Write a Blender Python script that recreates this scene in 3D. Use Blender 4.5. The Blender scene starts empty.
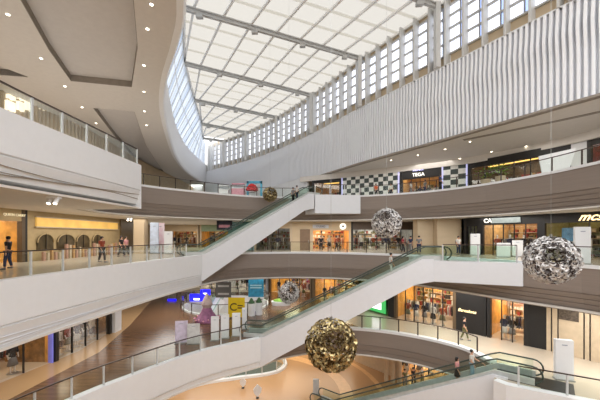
import bpy, bmesh, math, random
from mathutils import Vector, Matrix
C = bpy.context.scene.collection
SC = bpy.context.scene
F, CX, HY, EYE = 306.0, 300.0, 236.0, 1.7      # focal length in pixels, principal column, horizon row, eye height
# ---------------------------------------------------------------- camera
cd = bpy.data.cameras.new('camera'); cam = bpy.data.objects.new('camera', cd); C.objects.link(cam)
cam.location = (0, 0, EYE); cam.rotation_euler = (math.pi/2, 0, 0)
cd.sensor_width = 36; cd.lens = 36*F/600; cd.shift_y = (HY-200)/600.0; cd.clip_end = 400; cd.clip_start = .05
SC.camera = cam
# ---------------------------------------------------------------- sky and exposure
w = bpy.data.worlds.new('sky'); SC.world = w; w.use_nodes = True
nt = w.node_tree; bg = nt.nodes['Background']
tc = nt.nodes.new('ShaderNodeTexCoord'); sp = nt.nodes.new('ShaderNodeSeparateXYZ'); cr = nt.nodes.new('ShaderNodeValToRGB')
nt.links.new(tc.outputs['Generated'], sp.inputs[0]); nt.links.new(sp.outputs['Z'], cr.inputs[0]); nt.links.new(cr.outputs[0], bg.inputs[0])
cr.color_ramp.elements[0].position = 0.0; cr.color_ramp.elements[0].color = (.78, .76, .74, 1)
cr.color_ramp.elements[1].position = .5; cr.color_ramp.elements[1].color = (1.0, 1.0, 1.02, 1)
bg.inputs[1].default_value = 2.15
SC.view_settings.view_transform = 'Standard'; SC.view_settings.look = 'None'
SC.view_settings.gamma = 1; SC.view_settings.use_curve_mapping = False
SC.view_settings.exposure = 0.5
try:
    SC.cycles.use_denoising = True
    SC.cycles.max_bounces = 6; SC.cycles.diffuse_bounces = 4; SC.cycles.glossy_bounces = 3
    SC.cycles.transmission_bounces = 4; SC.cycles.transparent_max_bounces = 24
    SC.cycles.caustics_reflective = False; SC.cycles.caustics_refractive = False
    SC.cycles.sample_clamp_indirect = 4
except Exception:
    pass
def lamp(name, loc, size, energy, col=(1, .93, .82), rot=(0, 0, 0), sy=None):
    l = bpy.data.lights.new(name, 'AREA'); l.energy = energy; l.color = col; l.size = size
    if sy: l.shape = 'RECTANGLE'; l.size_y = sy
    o = bpy.data.objects.new(name, l); C.objects.link(o); o.location = loc; o.rotation_euler = rot
    return o
# ceiling light fields of the storeys (x, y, z, size x, size y, watts)
WARM = (1, .84, .64); NEUT = (1, .96, .91)
for (x, y, z, sx, sy, e, c) in [
    (-15, 24, 3.3, 4, 12, 260, NEUT), (-16, 40, 3.3, 8, 10, 300, NEUT), (3, 34, 3.3, 14, 2, 160, NEUT), (17, 24, 3.3, 2, 8, 160, NEUT),
    (-12.8, 18, -2.7, 2, 9, 130, NEUT), (-12, 30, -2.7, 6, 8, 330, NEUT), (-3, 34, -2.7, 8, 5, 300, NEUT), (12, 23, -2.7, 3, 8, 260, NEUT), (16.5, 16.5, -2.7, 2, 5, 160, NEUT),
    (-6, 30, -8.4, 12, 8, 380, NEUT), (4, 36, -8.4, 12, 6, 380, WARM), (14, 24, -8.4, 6, 6, 200, NEUT), (-9, 22, -8.4, 5, 5, 160, NEUT),
    (13, 35, 10.2, 8, 3, 130, NEUT), (20, 24, 10.2, 3, 8, 130, NEUT), (-18, 24, 13.3, 4, 20, 1100, NEUT)]:
    lamp('ceiling_light_field', (x, y, z), sx, e, c, sy=sy)
# ---------------------------------------------------------------- helpers
def lin(c):
    c = c/255.0
    return c/12.92 if c <= .04045 else ((c+.055)/1.055)**2.4
def rgb(t): return (lin(t[0]), lin(t[1]), lin(t[2]), 1)
MATS = {}
def mat(name, col, rough=.6, metal=0, var=.06, scale=(3, 3, 3), emit=0, ecol=None, spec=.5, col2=None, tex='noise'):
    if name in MATS: return MATS[name]
    m = bpy.data.materials.new(name); m.use_nodes = True; n = m.node_tree; b = n.nodes['Principled BSDF']
    b.inputs['Roughness'].default_value = rough; b.inputs['Metallic'].default_value = metal
    b.inputs['Specular IOR Level'].default_value = spec
    t = n.nodes.new('ShaderNodeTexCoord'); mp = n.nodes.new('ShaderNodeMapping'); mp.inputs['Scale'].default_value = scale
    n.links.new(t.outputs['Object'], mp.inputs[0])
    no = n.nodes.new('ShaderNodeTexNoise'); no.inputs['Scale'].default_value = 1.0; no.inputs['Detail'].default_value = 3
    n.links.new(mp.outputs[0], no.inputs[0])
    r = n.nodes.new('ShaderNodeValToRGB'); n.links.new(no.outputs[0], r.inputs[0]); n.links.new(r.outputs[0], b.inputs['Base Color'])
    c = rgb(col); d = rgb(col2) if col2 else tuple(x*(1-2*var) for x in c[:3])+(1,)
    r.color_ramp.elements[0].position = .35; r.color_ramp.elements[1].position = .65
    r.color_ramp.elements[0].color = d; r.color_ramp.elements[1].color = c
    if emit:
        b.inputs['Emission Color'].default_value = rgb(ecol or col); b.inputs['Emission Strength'].default_value = emit
    MATS[name] = m; return m
def glass(name, tint, gl=.12, rough=.02, gcol=(255, 255, 255), fac2=.0):
    if name in MATS: return MATS[name]
    m = bpy.data.materials.new(name); m.use_nodes = True; n = m.node_tree
    for x in list(n.nodes): n.nodes.remove(x)
    o = n.nodes.new('ShaderNodeOutputMaterial'); tr = n.nodes.new('ShaderNodeBsdfTransparent'); g = n.nodes.new('ShaderNodeBsdfGlossy')
    mx = n.nodes.new('ShaderNodeMixShader'); lw = n.nodes.new('ShaderNodeLayerWeight'); lw.inputs[0].default_value = .25
    mm = n.nodes.new('ShaderNodeMath'); mm.operation = 'MULTIPLY_ADD'; mm.inputs[1].default_value = .3; mm.inputs[2].default_value = gl
    n.links.new(lw.outputs['Fresnel'], mm.inputs[0]); n.links.new(mm.outputs[0], mx.inputs[0])
    tr.inputs[0].default_value = rgb(tint); g.inputs[0].default_value = rgb(gcol); g.inputs['Roughness'].default_value = rough
    n.links.new(tr.outputs[0], mx.inputs[1]); n.links.new(g.outputs[0], mx.inputs[2]); n.links.new(mx.outputs[0], o.inputs[0])
    MATS[name] = m; return m
def translucent(name, col, tr=.6, clear=0.0):
    m = bpy.data.materials.new(name); m.use_nodes = True; n = m.node_tree
    for x in list(n.nodes): n.nodes.remove(x)
    o = n.nodes.new('ShaderNodeOutputMaterial'); a = n.nodes.new('ShaderNodeBsdfTranslucent'); d = n.nodes.new('ShaderNodeBsdfDiffuse'); mx = n.nodes.new('ShaderNodeMixShader')
    no = n.nodes.new('ShaderNodeTexNoise'); no.inputs['Scale'].default_value = .6
    r = n.nodes.new('ShaderNodeValToRGB'); c = rgb(col); r.color_ramp.elements[0].color = tuple(x*.93 for x in c[:3])+(1,); r.color_ramp.elements[1].color = c
    n.links.new(no.outputs[0], r.inputs[0]); n.links.new(r.outputs[0], a.inputs[0]); n.links.new(r.outputs[0], d.inputs[0])
    mx.inputs[0].default_value = tr; n.links.new(d.outputs[0], mx.inputs[1]); n.links.new(a.outputs[0], mx.inputs[2])
    last = mx
    if clear:
        t = n.nodes.new('ShaderNodeBsdfTransparent'); m2 = n.nodes.new('ShaderNodeMixShader'); m2.inputs[0].default_value = clear
        n.links.new(mx.outputs[0], m2.inputs[1]); n.links.new(t.outputs[0], m2.inputs[2]); last = m2
    n.links.new(last.outputs[0], o.inputs[0]); return m
M = dict(
    white=mat('white_plaster', (226, 228, 230), .5, var=.01), white2=mat('white_panel', (220, 223, 228), .35, var=.01),
    soffit=mat('beige_ceiling', (216, 211, 204), .7, var=.02), soffit_in=mat('recess_ceiling', (206, 202, 198), .75, var=.02), groove=mat('dark_groove', (150, 142, 132), .8),
    brown=mat('taupe_wood_cladding', (138, 126, 117), .55, var=.035, scale=(.5, .5, 14)), beige=mat('beige_wall', (200, 180, 150), .6, var=.03, scale=(.6, .6, 2)),
    stone=mat('cream_stone', (200, 182, 156), .35, var=.05), tan=mat('tan_stone_floor', (184, 152, 112), .22, var=.05, scale=(.4, .4, .4)),
    cream=mat('cream_stone_floor', (196, 184, 166), .2, var=.03, scale=(.5, .5, .5)), wood=mat('brown_plank_floor', (116, 88, 66), .2, var=.16, scale=(.5, 5, .5)),
    l1=mat('orange_tan_floor', (188, 150, 108), .22, var=.07, scale=(.15, .15, .15)), steel=mat('brushed_steel', (170, 172, 170), .3, .9), dark=mat('dark_metal', (52, 50, 48), .4, .4),
    rail=mat('bronze_handrail', (66, 54, 46), .4, .3), black=mat('black_panel', (24, 22, 22), .5), rubber=mat('dark_rubber', (58, 70, 64), .5), step=mat('step_metal', (196, 200, 198), .45, .3, var=.06),
    glass=glass('rail_glass', (250, 253, 251), .0), eglass=glass('green_glass', (228, 241, 233), .01), shopglass=glass('shop_glass', (240, 240, 236), .05),
    sky=glass('window_glass', (222, 228, 240), .05), skyblue=glass('blue_reflection_glass', (132, 152, 196), .1),  # blue tint paints the sky reflections and outside buildings into the panes
    grey=mat('grey_steelwork', (190, 190, 188), .5), post=mat('pale_post', (206, 208, 208), .4, .2, var=.01), lgrey=mat('light_steelwork', (240, 240, 238), .5, var=.01), fin=mat('fin_panel', (208, 208, 206), .5, var=.02),
    gold=mat('gold_leaf', (202, 182, 132), .3, .8, var=.25, scale=(9, 9, 9)), silver=mat('silver_leaf', (236, 234, 232), .45, .15, var=.2, scale=(9, 9, 9)),
    lightdisc=mat('lamp_glow', (255, 240, 215), .5, emit=6), warmglow=mat('warm_glow', (255, 205, 110), .5, emit=1.6), whiteglow=mat('white_glow', (250, 250, 255), .5, emit=1.6),
    goldwall=mat('gold_shop_wall', (232, 176, 88), .5, var=.2, scale=(1.5, 1.5, 1.5)), warmwall=mat('warm_shop_wall', (216, 172, 112), .5, var=.15),
    blue=mat('blue_screen', (20, 20, 230), .5, emit=1.5), teal=mat('blue_print', (50, 150, 190), .6, var=.2), yellow=mat('yellow_print', (228, 196, 20), .6, var=.06),
    charcoal=mat('charcoal_print', (72, 70, 66), .6), green=mat('green_screen', (70, 190, 100), .5, emit=.5), leaf=mat('leaf_green', (128, 178, 54), .6, var=.3),
    red=mat('red_fabric', (196, 40, 44), .7), pink=mat('pink_fabric', (222, 160, 176), .7), purple=mat('purple_fabric', (150, 96, 130), .7, var=.2), skin=mat('skin', (206, 160, 132), .6),
    hair=mat('black_hair', (24, 20, 18), .5), blueframe=mat('blue_lit_frame', (110, 110, 190), .5, emit=.35), cafe=mat('pale_shop_wall', (190, 192, 186), .5, var=.2),
    olive=mat('olive_wall', (186, 164, 122), .6, var=.05), skyprint=mat('sky_print', (110, 160, 200), .6, var=.2), orange=mat('orange_print', (226, 100, 50), .6))
class MB:
    def __init__(s): s.v = []; s.f = []; s.m = []; s.mi = 0
    def add(s, vs, fs):
        o = len(s.v); s.v += [tuple(v) for v in vs]; s.f += [tuple(o+i for i in f) for f in fs]; s.m += [s.mi]*len(fs)
    def box(s, x0, x1, y0, y1, z0, z1, fr=None):
        p = [(x0, y0, z0), (x1, y0, z0), (x1, y1, z0), (x0, y1, z0), (x0, y0, z1), (x1, y0, z1), (x1, y1, z1), (x0, y1, z1)]
        if fr: p = [fr(*q) for q in p]
        s.add(p, [(0, 3, 2, 1), (4, 5, 6, 7), (0, 1, 5, 4), (1, 2, 6, 5), (2, 3, 7, 6), (3, 0, 4, 7)])
    def prism(s, poly, z0, z1, fr=None):
        n = len(poly); p = [(x, y, z0) for x, y in poly]+[(x, y, z1) for x, y in poly]
        if fr: p = [fr(*q) for q in p]
        s.add(p, [tuple(range(n-1, -1, -1)), tuple(range(n, 2*n))]+[(i, (i+1) % n, n+(i+1) % n, n+i) for i in range(n)])
    def bar(s, a, b, w, h, up=(0, 0, 1)):      # rectangular bar from a to b
        a = Vector(a); b = Vector(b); d = (b-a).normalized(); u = Vector(up)
        if abs(d.dot(u)) > .99: u = Vector((0, 1, 0))
        r = d.cross(u).normalized(); u = r.cross(d)
        o = [r*(-w/2)+u*(-h/2), r*(w/2)+u*(-h/2), r*(w/2)+u*(h/2), r*(-w/2)+u*(h/2)]
        s.add([a+q for q in o]+[b+q for q in o], [(3, 2, 1, 0), (4, 5, 6, 7)]+[(i, (i+1) % 4, 4+(i+1) % 4, 4+i) for i in range(4)])
    def tube(s, path, r, n=8, closed=False):
        P = [Vector(p) for p in path]; N = len(P); rr = r if isinstance(r, (list, tuple)) else [r]*N
        base = len(s.v); prev = None
        for i, p in enumerate(P):
            a = P[(i-1) % N] if (closed or i > 0) else p; b = P[(i+1) % N] if (closed or i < N-1) else p
            d = (b-a).normalized()
            if prev is None:
                u = Vector((0, 0, 1)) if abs(d.z) < .9 else Vector((1, 0, 0))
            else: u = prev
            x = d.cross(u).normalized(); u = x.cross(d).normalized(); prev = u
            for k in range(n):
                t = 2*math.pi*k/n; s.v.append(tuple(p+(x*math.cos(t)+u*math.sin(t))*rr[i]))
        for i in range(N if closed else N-1):
            j = (i+1) % N
            for k in range(n):
                l = (k+1) % n; s.f.append((base+i*n+k, base+i*n+l, base+j*n+l, base+j*n+k)); s.m.append(s.mi)
        if not closed:
            s.f.append(tuple(base+k for k in range(n-1, -1, -1))); s.f.append(tuple(base+(N-1)*n+k for k in range(n))); s.m += [s.mi]*2
    def lathe(s, prof, c=(0, 0, 0), n=20, sx=1, sy=1):
        base = len(s.v)
        for r, z in prof:
            for k in range(n):
                t = 2*math.pi*k/n; s.v.append((c[0]+r*sx*math.cos(t), c[1]+r*sy*math.sin(t), c[2]+z))
        for i in range(len(prof)-1):
            for k in range(n):
                l = (k+1) % n; s.f.append((base+i*n+k, base+i*n+l, base+(i+1)*n+l, base+(i+1)*n+k)); s.m.append(s.mi)
        s.f.append(tuple(base+k for k in range(n-1, -1, -1))); s.f.append(tuple(base+(len(prof)-1)*n+k for k in range(n))); s.m += [s.mi]*2
    def strip(s, path, prof, closed_prof=True, sgn=1):     # sweep profile (offset to the right, z) along a plan path
        pts = [Vector((p[0], p[1])) for p in path]; N = len(pts); K = len(prof); base = len(s.v)
        for i, p in enumerate(pts):
            a = pts[max(i-1, 0)]; b = pts[min(i+1, N-1)]; d = (b-a).normalized(); r = Vector((d.y, -d.x))
            for o, z in prof: q = p+r*o*sgn; s.v.append((q.x, q.y, z))
        for i in range(N-1):
            for k in range(K if closed_prof else K-1):
                l = (k+1) % K; s.f.append((base+i*K+k, base+i*K+l, base+(i+1)*K+l, base+(i+1)*K+k)); s.m.append(s.mi)
        if closed_prof:
            s.f.append(tuple(base+k for k in range(K))); s.f.append(tuple(base+(N-1)*K+k for k in range(K-1, -1, -1))); s.m += [s.mi]*2
    def build(s, name, m, parent=None, smooth=False, loc=None):
        me = bpy.data.meshes.new(name); me.from_pydata(s.v, [], s.f); me.update()
        ms = m if isinstance(m, (list, tuple)) else [m]
        for q in ms: me.materials.append(q)
        for p, i in zip(me.polygons, s.m): p.material_index = min(i, len(ms)-1); p.use_smooth = smooth
        b = bmesh.new(); b.from_mesh(me); bmesh.ops.recalc_face_normals(b, faces=b.faces); b.to_mesh(me); b.free()
        o = bpy.data.objects.new(name, me); C.objects.link(o)
        if parent is not None: o.parent = parent
        if loc: o.location = loc
        return o
def tag(o, label=None, cat=None, group=None, kind=None):
    if label: o['label'] = label
    if cat: o['category'] = cat
    if group: o['group'] = group
    if kind: o['kind'] = kind
    return o
def empty(name, loc, label, cat, group=None, rz=0):
    o = bpy.data.objects.new(name, None); C.objects.link(o); o.location = loc; o.rotation_euler = (0, 0, rz); o.empty_display_size = .2
    return tag(o, label, cat, group)
def copy_tree(o, parent=None):
    c = o.copy(); C.objects.link(c)
    if parent is not None: c.parent = parent
    for ch in [x for x in C.objects if x.parent == o]: copy_tree(ch, c)
    return c
def struct(o, label=None, cat=None):
    o['kind'] = 'structure'
    if label: o['label'] = label
    if cat: o['category'] = cat
    return o
def at(px, py, z):
    d = (z-EYE)*F/(HY-py); return ((px-CX)/F*d, d)
def atd(px, py, d): return ((px-CX)/F*d, d, EYE+(HY-py)/F*d)
def smooth(pts, step=.8):
    P = [Vector(p[:2]) for p in pts]; out = []
    for i in range(len(P)-1):
        p0 = P[i-1] if i else P[0]*2-P[1]; p1 = P[i]; p2 = P[i+1]; p3 = P[i+2] if i+2 < len(P) else P[-1]*2-P[-2]
        n = max(1, int(math.ceil((p2-p1).length/step)))
        for k in range(n):
            t = k/n; out.append(.5*((2*p1)+(-p0+p2)*t+(2*p0-5*p1+4*p2-p3)*t*t+(-p0+3*p1-3*p2+p3)*t**3))
    out.append(P[-1]); return [(v.x, v.y) for v in out]
def resample(path, step):
    P = [Vector(p) for p in path]; L = sum((P[i+1]-P[i]).length for i in range(len(P)-1)); n = max(1, round(L/step)); st = L/n
    out = [P[0].copy()]; need = st; acc = 0
    for i in range(len(P)-1):
        l = (P[i+1]-P[i]).length; 
        while acc+l >= need-1e-6 and len(out) < n:
            out.append(P[i].lerp(P[i+1], (need-acc)/l)); need += st
        acc += l
    out.append(P[-1].copy()); return [tuple(v) for v in out]
def offs(path, o):
    P = [Vector(p) for p in path]; r = []
    for i, p in enumerate(P):
        d = (P[min(i+1, len(P)-1)]-P[max(i-1, 0)]).normalized(); q = p+Vector((d.y, -d.x))*o; r.append((q.x, q.y))
    return r
def fill(loops, z0, z1=None):        # horizontal plate with holes; loops of (x, y); thick when z1 is given
    bm = bmesh.new()
    def flat(z):
        es = []
        for lp in loops:
            vs = [bm.verts.new((x, y, z)) for x, y in lp]
            for i in range(len(vs)): es.append(bm.edges.new((vs[i], vs[(i+1) % len(vs)])))
        bmesh.ops.triangle_fill(bm, edges=es, use_beauty=True)
    flat(z0)
    if z1 is not None:
        flat(z1)
        for lp in loops:
            a = [bm.verts.new((x, y, z0)) for x, y in lp]; b = [bm.verts.new((x, y, z1)) for x, y in lp]
            for i in range(len(a)):
                j = (i+1) % len(a); bm.faces.new((a[i], a[j], b[j], b[i]))
        bmesh.ops.remove_doubles(bm, verts=bm.verts, dist=1e-5)
    bmesh.ops.recalc_face_normals(bm, faces=bm.faces)
    return bm
def plate(name, loops, z0, z1, m, parent=None):
    bm = fill(loops, z0, z1); me = bpy.data.meshes.new(name); bm.to_mesh(me); bm.free(); me.materials.append(m)
    o = bpy.data.objects.new(name, me); C.objects.link(o)
    if parent is not None: o.parent = parent
    return o
def frame(p0, p1, z=0):              # s along p0->p1, t into the shop (left of travel), h up
    a = Vector(p0); b = Vector(p1); d = (b-a).normalized(); n = Vector((-d.y, d.x))
    def fr(s, t, h): q = a+d*s+n*t; return (q.x, q.y, z+h)
    return fr, (b-a).length, math.atan2(d.y, d.x)
def text(name, s, loc, size, m, parent=None, rz=0, ext=.015, shear=0, tilt=math.pi/2, bold=0, align='CENTER'):
    cu = bpy.data.curves.new(name, 'FONT'); cu.body = s; cu.size = size; cu.extrude = ext; cu.shear = shear; cu.offset = bold; cu.align_x = align; cu.align_y = 'CENTER'
    cu.materials.append(m); o = bpy.data.objects.new(name, cu); C.objects.link(o); o.location = loc; o.rotation_euler = (tilt, 0, rz)
    me = bpy.data.meshes.new_from_object(o.evaluated_get(bpy.context.evaluated_depsgraph_get())); n = bpy.data.objects.new(name, me); n.location = loc; n.rotation_euler = (tilt, 0, rz); bpy.data.objects.remove(o); C.objects.link(n)
    if parent is not None: n.parent = parent
    return n
PI = math.pi
Z4, Z3, Z2, Z1 = 6.0, 0.0, -6.0, -12.0
ZS_ = 14.0
# ================================================================ plan curves, all clockwise with the void on the right
L4w = smooth([(-10.0, 2), (-10.3, 7), (-10.35, 11), (-10.15, 15), (-10, 19)])
L4b = smooth([(-13.8, 19.6), (-14.5, 23), (-13.4, 26.6), (-9.9, 30.3), (-6.5, 32.9), (-3.2, 34.3), (1, 34.4), (6.6, 33.3), (12, 30.4), (15.3, 26.4), (16.9, 22.3), (17.7, 18), (18.1, 10), (18, 2)])
L3w = smooth([(-10.4, 2), (-10.85, 8), (-10.8, 11.5), (-10.5, 14.5), (-10.0, 18), (-9.3, 22), (-8.3, 26)])
L3b = smooth([(-8.3, 26), (-7.4, 28), (-5.6, 29.5), (-2.5, 30.4), (1, 30.5), (5, 29.3), (9.2, 26.4), (11.6, 23.3), (13.6, 19.8), (15, 17.7), (15.9, 16.2), (17.1, 12), (17.6, 2)])
L2w = smooth([(-13.2, 3), (-12.4, 9), (-10.7, 14), (-9.1, 16.8), (-6.6, 20.2), (-3, 22.9)])
L2b = smooth([(-2.9, 23), (-1.5, 24.4), (1.5, 25.6), (5, 25.2), (7.9, 24), (10.2, 22.2), (11.3, 20.6), (11.7, 18.6)])
L2r = smooth([(10.3, 16.2), (10.6, 15.7), (13.7, 13.9), (17.5, 11.6), (22, 8)])
EL = [(37, 1.5), (37, 82), (-40, 82), (-40, 1.5)]
def outer(near_right_x): return [(37, 2), (37, 82), (-40, 82), (-40, 2)]
OV = [(-8.2+4.5*math.cos(t*PI/16), 34.2+4.6*math.sin(t*PI/16)) for t in range(32)]
# storeys: floors (top plate), ceilings (bottom plate)
p4 = L4w+L4b+outer(0); p3 = L3w+L3b[1:]+outer(0)
p2 = L2w+L2b[1:]+L2r+[(37, 8), (37, 82), (-40, 82), (-40, 3)]
void4 = [(x, y) for x, y in smooth([(-12, 45), (-16, 41), (-22, 44), (-24, 52), (-18, 56), (-12, 52), (-12, 45)])][:-1]
struct(plate('floor', [p4], Z4-.12, Z4, mat('pale_gallery_floor', (206, 200, 194), .25, var=.02)), 'pale stone floor of the topmost gallery'); struct(plate('ceiling', [p4], 3.4, 3.5, M['soffit']), 'beige ceiling over the middle gallery')
struct(plate('floor', [p3], Z3-.12, Z3, M['cream']), 'pale stone floor of the middle gallery'); struct(plate('ceiling', [p3], -2.5, -2.4, M['soffit']), 'beige ceiling over the lower gallery')
struct(plate('floor', [p2, OV], Z2-.12, Z2, M['cream']), 'pale stone floor of the lower gallery'); struct(plate('ceiling', [p2, OV], -8.15, -8.05, M['soffit']), 'beige ceiling over the ground floor')
struct(plate('floor', [[(-45, 2), (37, 2), (37, 82), (-45, 82)]], Z1-.2, Z1, M['l1']), 'orange tan ground floor')
wood_poly = offs(L2w, -.5)+offs(L2b, -.5)[2:14]+[(3, 29), (2, 42), (-19.5, 42), (-17.8, 36.8), (-14.7, 26.5), (-13.3, 20.3), (-13.7, 14.5), (-15.0, 6), (-14.2, 3)]
struct(plate('floor', [wood_poly, [(-8.2+(x+8.2)*1.03, 34.2+(y-34.2)*1.03) for x, y in OV]], Z2, Z2+.006, M['wood']), 'brown plank floor inlay of the lower gallery')
struct(plate('floor', [[(-13.7, 14.5), (-13.3, 20.3), (-14.7, 26.5), (-17.8, 36.8), (-19.5, 42), (-20.5, 42), (-20.5, 36), (-15.3, 25.4), (-14.8, 20.4), (-15.9, 15), (-17.4, 8), (-15.2, 8)]], Z2, Z2+.006, M['tan']), 'tan stone floor strip before the lower left shops')
ring = lambda r, n=48, a0=0, a1=2*PI, c=(0, 0): [(c[0]+r*math.cos(a0+(a1-a0)*i/n), c[1]+r*math.sin(a0+(a1-a0)*i/n)) for i in range(n+(0 if a1-a0 > 6.28 else 1))]
for r0, r1, c in ((7.5, 8.6, (-4, 27)), (11, 11.5, (-4, 27))):
    struct(plate('floor', [ring(r1, c=c), ring(r0, c=c)], Z1, Z1+.004, mat('pale_floor_ring', (222, 180, 130), .2)), 'pale ring inlaid in the ground floor')
# unseen walls added round the viewer to cut front light on the lower floors
b = MB(); b.box(-20, 24, -14.4, -14, Z1, 6); struct(b.build('wall_front', M['beige']), 'added beige wall behind the viewer, blocking front light')
b = MB(); b.box(-14.2, -13.6, -14, 2, Z1, 3.4); struct(b.build('wall_left', M['white']), 'added white wall left of the viewer, blocking light')
b = MB(); b.box(18.6, 19, -14, 2, Z1, 3.4); struct(b.build('wall_right', M['beige']), 'added beige wall right of the viewer, blocking light')
struct(plate('floor', [[(-14, -14), (19, -14), (19, 2), (-14, 2)]], Z1-.2, Z1, M['l1']), 'orange tan ground floor below the viewer')
# outer walls of the building
b = MB(); b.box(-40.4, -40, -14, 82, Z1, ZS_); struct(b.build('wall_left', M['beige'])); b = MB(); b.box(37, 37.4, -14, 82, Z1, 10.4); struct(b.build('wall_right', M['beige']))
b = MB(); b.box(-40, 37, 82, 82.4, Z1, ZS_); struct(b.build('wall_back', M['beige']))
b = MB(); b.box(-40, -14.2, -14.2, -13.8, Z1, ZS_); b.box(19, 37, -14.2, -13.8, Z1, 10.4); struct(b.build('wall_front', M['beige']))
# ---- fascias
def fascia(path, z, t, m, lip=True, inset=0.5, deep=0, waves=0, face=.62):
    b = MB(); zt = z+.1; zf = z-t*face
    b.strip(path, [(-.3, zt), (.12, zt), (.12, zf), (.04, zf-.05), (.04, zf-.05-.04), (.1, zf-.1), (.02-inset*.35, z-t*.82), (-inset, z-t), (-inset-.5-deep, z-t-deep*.2), (-inset-.5-deep, z-t+.2), (-.3, z-.2)])
    o = b.build('trim_fascia', m); o.name = 'trim_1'; return struct(o)
def ledges(path, z, t, m, n=4):
    b = MB(); pr = [(-.3, z-.02), (.1, z-.02)]; zf = z-t*.55; pr.append((.1, zf)); h = (t*.45)/n
    for i in range(n):
        pr += [(.1-i*.1-.06, zf-h*i-.015), (.1-i*.1-.06, zf-h*i-.05), (.1-i*.1-.02, zf-h*i-.06), (.1-(i+1)*.1, zf-h*(i+1))]
    pr += [(-.5, z-t), (-.6, z-.3)]
    b.strip(path, pr); o = b.build('trim_2', m); return struct(o)
def curb(path, z):
    b = MB(); b.strip(path, [(-.3, z), (-.3, z+.12), (.16, z+.12), (.16, z-.06), (.08, z-.06), (.08, z)]); return struct(b.build('trim_3', M['white']), 'thin white curb under the glass railing')
fascia(L4w, Z4, 2.32, M['white'], inset=.14, deep=1.2); fascia(L3w, Z3, 2.45, M['white'], inset=.08, deep=.6); fascia(L2w, Z2, 2.15, M['white'], face=.72, inset=.08, deep=.5); fascia(L2r, Z2, 2.15, M['white'])
struct((lambda b: (b.prism([(-10.45, 18.98), (-9.9, 18.98), (-9.9, 19.1), (-13.9, 19.75), (-13.9, 19.6), (-10.45, 19.06)], 3.4, 6.1), b.build('trim_4', M['white']))[1])(MB()))
ledges(L4b, Z4, 2.6, M['brown']); ledges(L3b, Z3, 2.6, M['brown'], 4); ledges(L2b, Z2, 2.15, M['brown'], 2)
curb(L4b, Z4); curb(L3b, Z3); curb(L2b, Z2)
# fine wavy relief lines near the underside of the two big white fascias
def relief(path, z0, amp, ph, off, per, zr, m=M['groove']):
    P = resample(path, .5); b = MB(); Q = offs(P, off)
    b.tube([(x, y, z0+amp*math.sin(i/per+ph)) for i, (x, y) in enumerate(Q)], .02, 5); return struct(b.build('trim_5', m), 'thin wavy relief line on the white fascia')
for k in range(3):
    relief(L3w, -1.95-.12*k, .1, k*.9, .03-.03*k, 5.5, 0, M['white2']); relief(L4w, 4.2-.14*k, .15, k*1.1, .02-.03*k, 5, 0)
# ================================================================ upper left soffit, its white fascia and glazed wall
SO = smooth([(-3.4, 2), (-4.2, 9), (-6.2, 16), (-8.0, 19.6), (-10.8, 24.3), (-13.5, 30), (-16.8, 39.2), (-19.8, 49), (-21.9, 60), (-22.6, 73.5)], 1.2)
rec1 = [(-11.5, 5), (-12.6, 11), (-14.6, 16), (-16.6, 20.2), (-18.2, 24.3), (-13.9, 25.3), (-10.6, 20), (-8.5, 15.6), (-7.0, 10), (-6.4, 5)]
rec2 = [(-21, 23.7), (-28, 22.6), (-28, 20), (-22, 21.6)]
rec3 = [(-19.9, 29.4), (-22.6, 37), (-25.8, 47), (-28.5, 58.5), (-26.2, 59), (-23.6, 50), (-20.9, 41.5), (-17.9, 34), (-16.4, 30.3)]
ZS = 14.0
struct(plate('ceiling', [SO+[(-40, 73.5), (-40, 2)], rec1, rec2, rec3], ZS, ZS+.5, M['soffit']), 'broad beige soffit curving over the upper left gallery')
for rc in (rec1, rec2, rec3):
    c = Vector((sum(p[0] for p in rc)/len(rc), sum(p[1] for p in rc)/len(rc)))
    struct(plate('ceiling', [[tuple(c+(Vector(p)-c)*1.05) for p in rc]], ZS+.5, ZS+.6, M['soffit_in']), 'recessed coffer of the beige soffit')
    b = MB(); b.strip([tuple(c+(Vector(p)-c)*1.0) for p in rc+[rc[0]]], [(0, ZS+.003), (-.0, ZS+.5), (.03, ZS+.5), (.03, ZS+.003)]); struct(b.build('trim_6', M['groove']))
b = MB(); b.strip(SO, [(-.25, ZS-.05), (.1, ZS-.05), (.25, ZS+.25), (.25, 18.6), (-.1, 18.6), (-.1, ZS+.6), (-.25, ZS+.6)]); struct(b.build('wall_left', mat('bright_white_plaster', (238, 238, 238), .5, var=.01), smooth=False), 'white curved band above the soffit')
roofL = smooth([(-2.5, 2), (-4.6, 11), (-7.8, 20), (-10.7, 28.3), (-14.1, 37.5), (-16.5, 47.5), (-18.5, 57.5), (-21, 66), (-22.4, 73)], 1.2)
ZR = 23.2
def interp_y(path, y):
    for i in range(len(path)-1):
        a, b_ = path[i], path[i+1]
        if (a[1]-y)*(b_[1]-y) <= 0 and a[1] != b_[1]:
            return a[0]+(b_[0]-a[0])*(y-a[1])/(b_[1]-a[1])
    return path[-1][0]
g = MB(); fr_ = MB(); ys = [2+i*.75 for i in range(95)]
row = [(Vector((interp_y(SO, y)+.12, y, 18.55)), Vector((interp_y(roofL, y), y-.2, ZR+.2))) for y in ys]
for i in range(len(row)-1):
    (a, b_), (c, d) = row[i], row[i+1]; g.mi = (i*7 % 5) % 3; g.add([a, c, d, b_], [(0, 1, 2, 3)])
for i, (a, b_) in enumerate(row): fr_.bar(a, b_, .12, .12) if i % 3 == 0 else None
for k in (0, .5, 1):
    for i in range(len(row)-1):
        (a, b_), (c, d) = row[i], row[i+1]; fr_.bar(a.lerp(b_, k), c.lerp(d, k), .08, .08)
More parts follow.
